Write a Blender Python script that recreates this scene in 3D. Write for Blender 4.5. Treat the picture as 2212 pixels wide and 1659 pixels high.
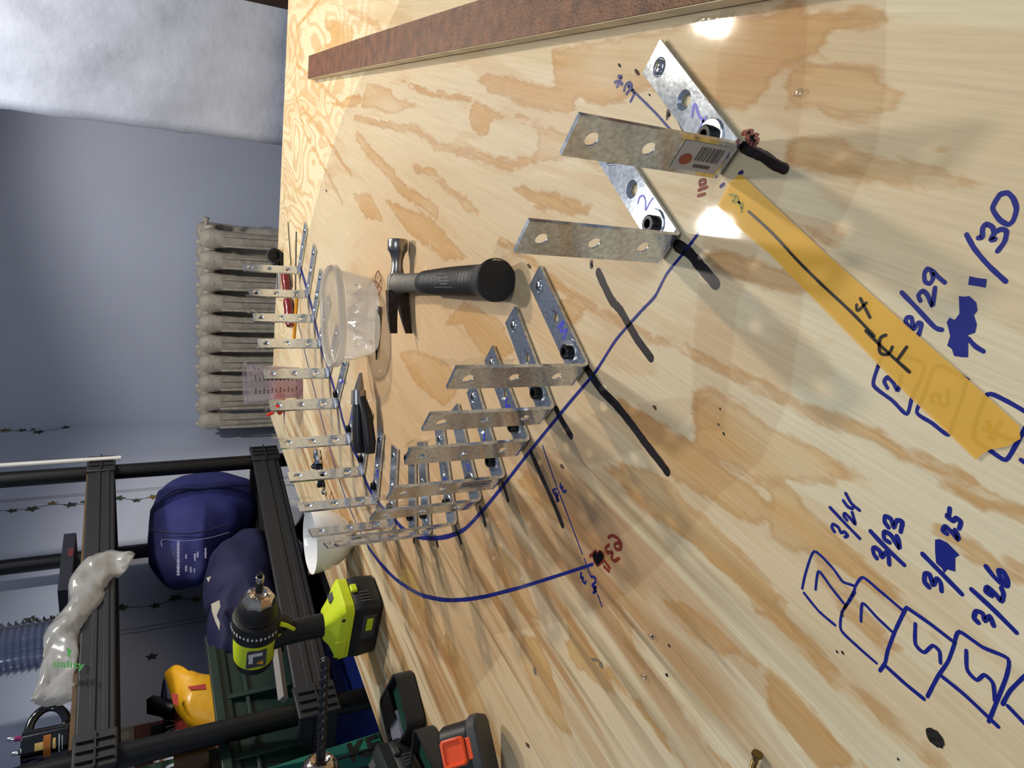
import bpy, bmesh, math, random
import numpy as np
from mathutils import Vector, Matrix, noise
random.seed(7)
for o in list(bpy.data.objects): bpy.data.objects.remove(o)
SC=bpy.context.scene; COL=SC.collection
# ------------------------------------------------------------------ camera
TZ=0.76                      # height of the table top above the floor
CH=0.36                      # camera height above the table top
FPX=1534.0                   # focal length in pixels of the 2212 px wide frame
def _cam():
    d=np.array([4000-1106,750-829.5,FPX]); d/=np.linalg.norm(d); up=-d
    f=np.array([0,0,1.]); y=f-up*f.dot(up); y/=np.linalg.norm(y); x=np.cross(y,up)
    return np.stack([x,y,up])
RC=_cam()
cam=bpy.data.cameras.new('camera'); cam.sensor_width=36; cam.sensor_fit='HORIZONTAL'; cam.lens=FPX/2212*36
cam.clip_start=.01
co=bpy.data.objects.new('camera',cam); COL.objects.link(co)
m=Matrix.Identity(4)
for i in range(3):
    m[i][0]=RC[i][0]; m[i][1]=-RC[i][1]; m[i][2]=-RC[i][2]
m[2][3]=TZ+CH
co.matrix_world=m; SC.camera=co
# ------------------------------------------------------------------ world, lamps, exposure
w=bpy.data.worlds.new('world'); SC.world=w; w.use_nodes=True
w.node_tree.nodes['Background'].inputs[0].default_value=(.62,.74,1.0,1)
w.node_tree.nodes['Background'].inputs[1].default_value=.17
def lamp(name,loc,aim,energy,color,size,angle,blend):
    l=bpy.data.lights.new(name,'SPOT'); l.energy=energy; l.color=color; l.shadow_soft_size=size
    l.spot_size=math.radians(angle); l.spot_blend=blend
    o=bpy.data.objects.new(name,l); COL.objects.link(o); o.location=loc
    o.rotation_euler=(Vector(aim)-Vector(loc)).to_track_quat('-Z','Y').to_euler(); return o
lamp('white_lamp',(.456,1.59,TZ+1.2),(.456,1.60,TZ),31,(1,.97,.92),.045,142,.32)
lamp('warm_lamp',(1.08,1.59,TZ+1.2),(1.06,1.60,TZ),44,(1,.89,.72),.04,142,.32)
# added soft fill that brightens the near end of the table, no real fixture
al=bpy.data.lights.new('near_fill_light','AREA'); al.shape='RECTANGLE'; al.size=1.1; al.size_y=.3; al.energy=11; al.color=(.80,.92,1)
ao=bpy.data.objects.new('near_fill_light',al); COL.objects.link(ao); ao.location=(.25,-.75,TZ+1.6); ao.rotation_euler=(math.radians(14),0,0)
SC.view_settings.view_transform='Standard'; SC.view_settings.look='None'
SC.view_settings.gamma=1; SC.view_settings.use_curve_mapping=False
SC.view_settings.exposure=0.42
# ------------------------------------------------------------------ photo pixel -> place
def ray(x,y): return RC@np.array([x-1106,y-829.5,FPX])
def PX(x,y,z=0.):
    "point at height z above the table top seen at photo pixel x,y"
    r=ray(x,y); t=(z-CH)/r[2]; return Vector((r[0]*t,r[1]*t,TZ+z))
C0=np.array([-.0823,2.248])                                   # far left corner of the table
_a=math.radians(-22.3); BD=np.array([math.cos(_a),math.sin(_a)]); BN=np.array([-BD[1],BD[0]])
_a=math.radians(63.8); LD=np.array([math.cos(_a),math.sin(_a)]); LN=np.array([-LD[1],LD[0]])
def hit(x,y,p0,d):
    "point on the upright plane through p0 along d seen at photo pixel x,y"
    r=ray(x,y); t,s=np.linalg.solve(np.array([[r[0],-d[0]],[r[1],-d[1]]]),p0)
    return Vector((r[0]*t,r[1]*t,TZ+CH+r[2]*t))
def SH(x,y,g): return hit(x,y,C0+LN*g,LD)      # plane parallel to the shelf front, g left of the table edge
def BK(x,y,g): return hit(x,y,C0+BN*g,BD)      # plane parallel to the back wall, g behind the table edge
def shp(s,g,z): p=C0+LD*s+LN*g; return Vector((p[0],p[1],TZ+z))
def bkp(s,g,z): p=C0+BD*s+BN*g; return Vector((p[0],p[1],TZ+z))
LDV=Vector((LD[0],LD[1],0)); LNV=Vector((LN[0],LN[1],0)); BDV=Vector((BD[0],BD[1],0)); BNV=Vector((BN[0],BN[1],0)); ZV=Vector((0,0,1))
# ------------------------------------------------------------------ materials
MATS={}
def srgb(c): return tuple(((v/255)/12.92 if v/255<=.04045 else ((v/255+.055)/1.055)**2.4) for v in c)
def mat(name,col,rough=.5,metal=0,bump=0,bscale=60,var=0,vscale=8,trans=0,ior=1.45,coat=0,alpha=1,spec=.5,stretch=None,emit=0):
    if name in MATS: return MATS[name]
    m=bpy.data.materials.new(name); m.use_nodes=True; nt=m.node_tree; N=nt.nodes; L=nt.links
    b=N['Principled BSDF']; c=srgb(col)+(1,)
    b.inputs['Base Color'].default_value=c; b.inputs['Roughness'].default_value=rough; b.inputs['Metallic'].default_value=metal
    b.inputs['Transmission Weight'].default_value=trans; b.inputs['IOR'].default_value=ior
    b.inputs['Coat Weight'].default_value=coat; b.inputs['Alpha'].default_value=alpha; b.inputs['Specular IOR Level'].default_value=spec
    if bump or var:
        tc=N.new('ShaderNodeTexCoord'); mp=N.new('ShaderNodeMapping'); L.new(tc.outputs['Object'],mp.inputs[0])
        if stretch: mp.inputs['Scale'].default_value=stretch
    if var:
        n=N.new('ShaderNodeTexNoise'); n.inputs['Scale'].default_value=vscale; n.inputs['Detail'].default_value=6; L.new(mp.outputs[0],n.inputs[0])
        r=N.new('ShaderNodeValToRGB'); r.color_ramp.elements[0].position=.32; r.color_ramp.elements[1].position=.68
        r.color_ramp.elements[0].color=tuple(v*(1-var) for v in c[:3])+(1,); r.color_ramp.elements[1].color=tuple(min(1,v*(1+var)) for v in c[:3])+(1,)
        L.new(n.outputs[0],r.inputs[0]); L.new(r.outputs[0],b.inputs['Base Color'])
    if bump:
        n=N.new('ShaderNodeTexNoise'); n.inputs['Scale'].default_value=bscale; n.inputs['Detail'].default_value=5; L.new(mp.outputs[0],n.inputs[0])
        bp=N.new('ShaderNodeBump'); bp.inputs['Strength'].default_value=bump; bp.inputs['Distance'].default_value=.004
        L.new(n.outputs[0],bp.inputs['Height']); L.new(bp.outputs[0],b.inputs['Normal'])
    MATS[name]=m; return m
def clearmat(name,tint,rough,refl=1.0,milky=0,milk=(235,230,220),bump=0,bscale=40,ior=1.45):
    "thin clear film: see-through, with a fresnel sheen and optional milkiness"
    if name in MATS: return MATS[name]
    m=bpy.data.materials.new(name); m.use_nodes=True; nt=m.node_tree; N=nt.nodes; L=nt.links; N.clear()
    out=N.new('ShaderNodeOutputMaterial'); tr=N.new('ShaderNodeBsdfTransparent'); tr.inputs[0].default_value=tuple(tint)+(1,)
    gl=N.new('ShaderNodeBsdfGlossy'); gl.inputs['Roughness'].default_value=rough
    fr=N.new('ShaderNodeLayerWeight'); fr.inputs[0].default_value=.5
    pw=N.new('ShaderNodeMath'); pw.operation='POWER'; pw.inputs[1].default_value=5; L.new(fr.outputs['Facing'],pw.inputs[0])
    ma=N.new('ShaderNodeMath'); ma.operation='MULTIPLY_ADD'; ma.inputs[1].default_value=.95; ma.inputs[2].default_value=.045; L.new(pw.outputs[0],ma.inputs[0])
    mu=N.new('ShaderNodeMath'); mu.operation='MULTIPLY'; mu.use_clamp=True; mu.inputs[1].default_value=refl; L.new(ma.outputs[0],mu.inputs[0])
    mx=N.new('ShaderNodeMixShader'); L.new(mu.outputs[0],mx.inputs[0]); L.new(gl.outputs[0],mx.inputs[2])
    if milky:
        di=N.new('ShaderNodeBsdfDiffuse'); di.inputs[0].default_value=srgb(milk)+(1,); tl=N.new('ShaderNodeBsdfTranslucent'); tl.inputs[0].default_value=srgb(milk)+(1,)
        a=N.new('ShaderNodeMixShader'); a.inputs[0].default_value=.5; L.new(di.outputs[0],a.inputs[1]); L.new(tl.outputs[0],a.inputs[2])
        b=N.new('ShaderNodeMixShader'); b.inputs[0].default_value=milky; L.new(tr.outputs[0],b.inputs[1]); L.new(a.outputs[0],b.inputs[2]); L.new(b.outputs[0],mx.inputs[1])
    else: L.new(tr.outputs[0],mx.inputs[1])
    if bump:
        tc=N.new('ShaderNodeTexCoord'); n=N.new('ShaderNodeTexNoise'); n.inputs['Scale'].default_value=bscale; n.inputs['Detail'].default_value=3; L.new(tc.outputs['Object'],n.inputs[0])
        bp=N.new('ShaderNodeBump'); bp.inputs['Strength'].default_value=bump; bp.inputs['Distance'].default_value=.002
        L.new(n.outputs[0],bp.inputs['Height']); L.new(bp.outputs[0],gl.inputs['Normal']); L.new(bp.outputs[0],fr.inputs['Normal'])
    L.new(mx.outputs[0],out.inputs[0]); MATS[name]=m; return m
# ------------------------------------------------------------------ mesh helpers
class MB:
    def __init__(s): s.v=[]; s.f=[]
    def add(s,vs,fs):
        o=len(s.v); s.v+=[Vector(v) for v in vs]; s.f+=[tuple(i+o for i in f) for f in fs]; return s
    def box(s,c,sz,ax=None):
        c=Vector(c); ax=ax or (Vector((1,0,0)),Vector((0,1,0)),ZV); hx,hy,hz=[d/2 for d in sz]
        vs=[c+ax[0]*(i*hx)+ax[1]*(j*hy)+ax[2]*(k*hz) for i in(-1,1) for j in(-1,1) for k in(-1,1)]
        return s.add(vs,[(0,1,3,2),(4,6,7,5),(0,4,5,1),(2,3,7,6),(0,2,6,4),(1,5,7,3)])
    def loft(s,rings,cap=True,closed=True):
        n=len(rings[0]); vs=[p for r in rings for p in r]; fs=[]
        for i in range(len(rings)-1):
            for j in range(n if closed else n-1):
                k=(j+1)%n; fs.append((i*n+j,i*n+k,(i+1)*n+k,(i+1)*n+j))
        if cap and closed:
            fs.append(tuple(range(n-1,-1,-1))); fs.append(tuple((len(rings)-1)*n+j for j in range(n)))
        return s.add(vs,fs)
    def tube(s,path,rad,n=12,cap=True,flat=1.0,upv=None):
        path=[Vector(p) for p in path]; 
        if not hasattr(rad,'__len__'): rad=[rad]*len(path)
        rings=[]; t0=(path[1]-path[0]).normalized(); u=upv or (ZV if abs(t0.z)<.9 else Vector((1,0,0)))
        a=t0.cross(u).normalized()
        for i,p in enumerate(path):
            t=((path[min(i+1,len(path)-1)]-path[max(i-1,0)])).normalized()
            a=(a-t*a.dot(t)).normalized(); b=t.cross(a)
            rings.append([p+a*(rad[i]*math.cos(2*math.pi*k/n))+b*(rad[i]*flat*math.sin(2*math.pi*k/n)) for k in range(n)])
        return s.loft(rings,cap)
    def lathe(s,o,axis,prof,n=24,sx=1.0,sy=1.0,ref=None,cap=True,power=2.0):
        "prof: (radius, height) along axis; power>2 squares the section"
        o=Vector(o); axis=Vector(axis).normalized(); ref=ref or (Vector((1,0,0)) if abs(axis.x)<.9 else Vector((0,1,0)))
        a=(ref-axis*ref.dot(axis)).normalized(); b=axis.cross(a); rings=[]
        for r,h in prof:
            ring=[]
            for k in range(n):
                th=2*math.pi*k/n; c,d=math.cos(th),math.sin(th)
                q=(abs(c)**power+abs(d)**power)**(-1/power)
                ring.append(o+axis*h+a*(r*sx*q*c)+b*(r*sy*q*d))
            rings.append(ring)
        return s.loft(rings,cap)
    def prism(s,poly,d):
        poly=[Vector(p) for p in poly]; d=Vector(d); n=len(poly)
        return s.add(poly+[p+d for p in poly],[tuple(range(n-1,-1,-1)),tuple(range(n,2*n))]+[(i,(i+1)%n,n+(i+1)%n,n+i) for i in range(n)])
    def sphere(s,c,r,n=12,sc=(1,1,1)):
        c=Vector(c); rings=[]
        for i in range(1,n):
            ph=math.pi*i/n
            rings.append([c+Vector((r*sc[0]*math.sin(ph)*math.cos(2*math.pi*k/(2*n)),r*sc[1]*math.sin(ph)*math.sin(2*math.pi*k/(2*n)),r*sc[2]*math.cos(ph))) for k in range(2*n)])
        return s.loft(rings,True)
    def build(s,name,material,parent=None,smooth=35,bevel=0,label=None,segs=2,kind=None,world=True):
        me=bpy.data.meshes.new(name); off=Vector((0,0,0))
        if parent is not None and world: off=parent.location
        me.from_pydata([tuple(v-off) for v in s.v],[],s.f); 
        bm=bmesh.new(); bm.from_mesh(me); bmesh.ops.recalc_face_normals(bm,faces=bm.faces); bm.to_mesh(me); bm.free()
        me.materials.append(material)
        o=bpy.data.objects.new(name,me); COL.objects.link(o)
        if parent is not None: o.parent=parent
        if bevel:
            b=o.modifiers.new('bevel','BEVEL'); b.width=bevel; b.segments=segs; b.limit_method='ANGLE'; b.angle_limit=math.radians(40)
        if smooth:
            me.shade_smooth(); me.set_sharp_from_angle(angle=math.radians(smooth))
        if label: o['label']=label
        if kind: o['kind']=kind
        return o
def tag(o,label,cat,group=None):
    o['label']=label; o['category']=cat
    if group: o['group']=group
    return o
def thing(name,loc,label,cat,group=None,rz=0):
    o=bpy.data.objects.new(name,None); COL.objects.link(o); o.location=loc; o.rotation_euler=(0,0,rz); o.empty_display_size=.02
    return tag(o,label,cat,group)
def spline(pts,k=5,tn=1.0):
    pts=[Vector(p) for p in pts]
    if len(pts)<3: return pts
    out=[]
    for i in range(len(pts)-1):
        a,b,c,d=pts[max(i-1,0)],pts[i],pts[i+1],pts[min(i+2,len(pts)-1)]
        for j in range(k):
            t=j/k; 
            h1=2*t**3-3*t*t+1; h2=t**3-2*t*t+t; h3=-2*t**3+3*t*t; h4=t**3-t*t
            out.append(b*h1+(c-a)*(.5*tn*h2)+c*h3+(d-b)*(.5*tn*h4))
    out.append(pts[-1]); return out
def stroke(mb,pts,hw,n=ZV,th=.0001):
    "felt-tip line: flat ribbon of half width hw with rounded ends lying on a surface with normal n"
    p=spline(pts); L=[];R=[]
    for i,q in enumerate(p):
        t=p[min(i+1,len(p)-1)]-p[max(i-1,0)]
        t=t.normalized() if t.length>1e-9 else Vector((1,0,0)); s=n.cross(t).normalized(); w=hw[i] if hasattr(hw,'__len__') else hw
        w*=1+.16*noise.noise(q*300)
        L.append(q+s*w); R.append(q-s*w)
    t0=(p[1]-p[0]).normalized(); t1=(p[-1]-p[-2]).normalized()
    caps=[p[0]-t0*hw*.7]; cape=[p[-1]+t1*hw*.7]
    ring=L+cape+R[::-1]+caps
    for i in range(len(p)-1): mb.add([L[i],L[i+1],R[i+1],R[i]],[(0,1,2,3)])
    mb.add([L[-1],cape[0]+(L[-1]-p[-1])*.4,cape[0]-(L[-1]-p[-1])*.4,R[-1]],[(0,1,2,3)]); mb.add([R[0],caps[0]-(L[0]-p[0])*.4,caps[0]+(L[0]-p[0])*.4,L[0]],[(0,1,2,3)])
def pxw(x,y,hw,z=0):
    "half width in metres of hw photo pixels on the table at x,y"
    a=PX(x,y,z); return ((PX(x,y+hw,z)-a).length+.35*(PX(x+hw,y,z)-a).length)/1.15
_tc={}
def textmesh(mb,s,o,xd,yd,size,align='LEFT',bold=0):
    cu=bpy.data.curves.new('t','FONT'); cu.body=s; cu.size=1; cu.align_x=align; cu.resolution_u=3; cu.offset=bold
    ob=bpy.data.objects.new('t',cu); COL.objects.link(ob); dg=bpy.context.evaluated_depsgraph_get(); me=ob.evaluated_get(dg).to_mesh()
    o=Vector(o); xd=Vector(xd).normalized()*size; yd=Vector(yd).normalized()*size
    mb.add([o+xd*v.co.x+yd*v.co.y for v in me.vertices],[tuple(p.vertices) for p in me.polygons])
    ob.evaluated_get(dg).to_mesh_clear(); bpy.data.objects.remove(ob); bpy.data.curves.remove(cu)
def pillow(mb,outline,nrm,th,rings=7,nz=.0,seed=0,power=.5):
    "stuffed shape: outline points in space, bulging by th along nrm on both sides"
    out=spline(list(outline)+[outline[0]],4)[:-1]; c=sum(out,Vector())/len(out); nrm=Vector(nrm).normalized(); n=len(out); R=[]
    ks=[max(.02,math.sin(math.pi/2*i/rings)) for i in range(rings+1)]
    for side,seq in ((1,ks),(-1,ks[:-1][::-1])):
        for k in seq:
            ring=[]
            for p in out:
                q=c+(p-c)*k+nrm*(side*th*max(0,1-k*k)**power)
                if nz: q=q+Vector((noise.noise(q*14+Vector((seed,0,0))),noise.noise(q*14+Vector((0,seed+9,0))),noise.noise(q*14+Vector((0,0,seed+5)))))*nz
                ring.append(q)
            R.append(ring)
    return mb.loft(R,True)
LATE=[
[(1029.2,168.2),(1057.2,159.8),(1085.2,165.4),(1124.5,173.8),(1180.5,185),(1240,190.6),(1240,246.6),(1180.5,241),(1124.5,224.2),(1096.5,207.4),(1068.4,204.6),(1051.6,193.4)],
[(1020.8,221.4),(1034.8,218.6),(1057.2,232.6),(1096.5,246.6),(1138.5,252.2),(1160.9,269.1),(1180.5,283.1),(1197.4,285.9),(1197.4,302.7),(1217,316.7),(1211.4,350.3),(1177.7,347.5),(1152.5,355.9),(1113.3,361.5),(1068.4,344.7),(1079.6,339.1),(1113.3,344.7),(1152.5,336.3),(1163.7,322.3),(1163.7,294.3),(1146.9,269.1),(1110.5,255),(1068.4,252.2),(1057.2,269.1),(1057.2,291.5),(1040.4,294.3),(1020.8,277.5),(1012.4,257.8)],
[(793.8,179.4),(816.2,185),(841.4,190.6),(852.6,213),(872.2,215.8),(894.7,224.2),(905.9,232.6),(880.7,232.6),(861,243.8),(833,243.8),(810.6,232.6),(779.8,232.6),(785.4,207.4)],
[(861,168.2),(883.5,179.4),(914.3,190.6),(922.7,193.4),(956.3,199),(992.8,201.8),(1018,208.8),(1018,221.4),(984.3,215.8),(942.3,210.2),(905.9,199),(880.7,185)],
[(886.3,353.1),(900.3,355.9),(914.3,364.3),(931.1,358.7),(942.3,372.8),(956.3,389.6),(984.3,414.8),(1012.4,428.8),(1026.4,451.2),(1034.8,459.9),(1012.4,459.9),(984.3,431.6),(956.3,406.4),(933.9,381.2),(900.3,375.6)],
[(1107.7,400.8),(1138.5,406.4),(1180.5,414.8),(1240,431.6),(1240,459.9),(1166.5,448.4),(1138.5,431.6)],
[(701.3,42),(729.3,44.8),(754.5,53.3),(765.7,67.3),(760.1,86.9),(743.3,103.7),(726.5,109.3),(704.1,103.7),(684.5,109.3),(676.1,112.1),(692.9,100.9),(715.3,92.5),(715.3,72.9),(701.3,56.1)],
[(732.1,11.2),(751.7,19.6),(777,22.4),(799.4,36.4),(816.2,47.6),(827.4,61.7),(816.2,67.3),(805,56.1),(782.6,42),(754.5,28)],
[(670.4,210.2),(698.5,221.4),(732.1,224.2),(754.5,207.4),(777,204.6),(782.6,215.8),(768.5,229.8),(743.3,232.6),(704.1,221.4)],
[(1190,110),(1400,70),(1700,20),(1745,40),(1740,130),(1690,150),(1600,250),(1500,200),(1400,190),(1300,230),(1200,190)],
[(1180,270),(1260,300),(1380,330),(1330,380),(1240,340),(1180,330)],
[(1700,0),(1736.2,4.8),(1741,21.7),(1796.4,24.1),(1803.7,31.3),(1842.2,24.1),(1849.5,16.9),(1912.2,16.9),(1912.2,50.6),(1868.8,60.3),(1835,62.7),(1796.4,60.3),(1791.6,79.6),(1777.1,101.3),(1750.6,118.1),(1724.1,120.5),(1700,115.7)],
[(1700,130.2),(1748.2,142.2),(1796.4,137.4),(1820.5,139.8),(1885.6,144.6),(1902.5,163.9),(1904.9,185.6),(1958,204.9),(1941.1,229),(1907.3,241.1),(1902.5,255.5),(1844.6,253.1),(1796.4,253.1),(1762.7,233.8),(1700,231.4)],
[(1700,303.8),(1748.2,298.9),(1796.4,303.8),(1832.6,313.4),(1868.8,330.3),(1917,337.5),(1989.3,349.6),(2037.5,361.6),(2085.7,373.7),(2109.8,395.4),(2124.3,400),(1868.8,400),(1820.5,376.1),(1772.3,366.4),(1700,359.2)],
[(2008.6,325.5),(2027.9,320.6),(2044.7,325.5),(2032.7,332.7)],
[(1736.3,483.5),(1787,487.7),(1820.7,508.8),(1820.7,521.5),(1770.1,525.7),(1736.3,508.8)],
[(1516.9,538.4),(1563.3,542.6),(1626.6,559.5),(1711,593.2),(1753.2,631.2),(1711,635.4),(1647.7,618.5),(1576,601.7),(1538,580.6)],
[(1500,838),(1542.2,842.2),(1605.5,880.2),(1668.8,922.4),(1753.2,964.6),(1837.6,1015.2),(1879.8,1040.1),(1626.6,1040.1),(1563.3,998.4),(1500,973)],
[(1106.5,407.7),(1159.6,410.4),(1212.6,423.7),(1278.9,447.5),(1265.7,466.1),(1212.6,460.8),(1159.6,447.5)],
[(1194.1,651.8),(1239.2,646.5),(1260.4,665),(1252.4,694.2),(1212.6,699.5)],
[(1315.2,1300),(1340.5,1306.3),(1353.2,1338),(1369,1353.8),(1362.7,1375.9),(1372.2,1404.4),(1384.8,1423.4),(1410.1,1442.4),(1432.3,1464.6),(1416.5,1458.2),(1384.8,1436.1),(1353.2,1394.9),(1334.2,1347.5)],
[(1220.3,1388.6),(1242.4,1379.1),(1264.6,1404.4),(1277.2,1436.1),(1251.9,1451.9),(1232.9,1426.6)],
[(1432.3,1300),(1463.9,1328.5),(1495.6,1369.6),(1543,1404.4),(1606.3,1426.6),(1653.8,1442.4),(1669.6,1451.9),(1638,1432.9),(1574.7,1379.1),(1543,1347.5),(1501.9,1319),(1479.7,1300)],
[(1131.6,1372.8),(1163.3,1379.1),(1182.3,1426.6),(1204.4,1489.9),(1220.3,1553.2),(1236.1,1584.8),(1210.8,1578.5),(1179.1,1540.5),(1147.5,1477.2),(1119,1404.4)],
[(1660,1040),(1704.8,1047.5),(1734.6,1084.8),(1783.1,1133.3),(1816.7,1163.1),(1846.6,1196.7),(1902.5,1249),(1995.8,1338.5),(2033.1,1375.8),(1995.8,1357.2),(1921.2,1301.2),(1846.6,1249),(1771.9,1196.7),(1716,1185.5),(1660,1163.1)],
[(1753.3,1196.7),(1783.1,1204.2),(1835.4,1271.3),(1869,1323.6),(1921.2,1375.8),(1943.6,1398.2),(1921.2,1413.1),(1869,1368.4),(1820.4,1323.6),(1783.1,1263.9)],
[(1660,1443),(1734.6,1506.4),(1809.3,1599.7),(1869,1659),(1771.9,1659),(1697.3,1581),(1660,1525.1)],
[(1300,1000),(1400,1010),(1560,1150),(1700,1300),(1650,1310),(1500,1180),(1380,1090)],
[(1320,850),(1500,960),(1640,1060),(1700,1150),(1600,1120),(1450,1030)],
[(830,430),(930,470),(1010,560),(960,560),(880,500)],
[(1080,690),(1110,760),(1060,790),(1000,700),(960,700),(1000,650)],
[(960,780),(1000,830),(960,880),(900,830),(860,760),(900,760)],
[(830,480),(790,470),(760,420),(800,420)],
[(1140,1010),(1200,1080),(1300,1180),(1330,1230),(1290,1200),(1190,1120),(1120,1040)],
[(1060,1160),(1120,1230),(1170,1340),(1120,1320),(1080,1250)],
[(1220,1300),(1290,1420),(1330,1500),(1280,1470),(1230,1380)],
[(960,1360),(1010,1440),(1060,1560),(1090,1640),(1050,1620),(1000,1510),(960,1430)],
[(760,1300),(800,1400),(830,1480),(810,1480),(770,1400)]]
BANDS=[
([(765.7,253.6),(816.2,266.3),(861,276.1),(894.7,276.1),(922.7,294.3),(945.1,316.7),(984.3,325.1),(1026.4,333.5),(1068.4,347.5),(1107.7,358.7)],5),
([(771.3,294.3),(793.8,322.3),(821.8,353.1),(844.2,375.6),(861,400.8),(883.5,420.4),(914.3,437.2),(942.3,459.9)],9),
([(1500,770.5),(1542.2,787.4),(1601.3,816.9),(1668.8,846.4),(1736.3,884.4),(1795.4,909.7),(1879.8,939.3),(1964.2,981.5),(2090.8,1040.1)],4),
([(1080,519.2),(1119.8,540.4),(1159.6,580.2),(1191.4,604),(1217.9,625.3),(1260.4,646.5),(1292.2,670.3),(1345.3,699.5),(1398.3,731.4),(1451.4,739.3),(1491.1,757.9),(1530.9,784.4),(1570.7,800.1)],3.5),
([(1277.2,1439.2),(1321.5,1458.2),(1353.2,1496.2),(1384.8,1527.8),(1410.1,1569),(1435.4,1603.8),(1463.9,1635.4),(1486.1,1658.9)],3),
([(1378.5,1413.9),(1403.8,1442.4),(1435.4,1477.2),(1467.1,1527.8),(1498.7,1565.8),(1524.1,1603.8),(1549.4,1635.4),(1574.7,1658.9)],3),
([(1638,1300),(1685.4,1338),(1717.1,1369.6),(1755.1,1407.6),(1800,1458.2)],5),
([(1660,1323.6),(1716,1375.8),(1809.3,1461.6),(1898.8,1536.3),(1995.8,1622.1),(2033.1,1659)],3.5),
([(2033.1,1151.9),(2107.8,1196.7),(2211.9,1249)],4),
([(2033.1,1040),(2070.4,1054.9),(2145.1,1084.8),(2211.9,1114.6)],3.5),
([(690,0),(640,60),(650,110),(640,140),(700,190),(740,230)],4),
([(640,210),(660,290),(710,380),(740,440)],4),
([(650,230),(700,290),(760,380)],4)]
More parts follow.
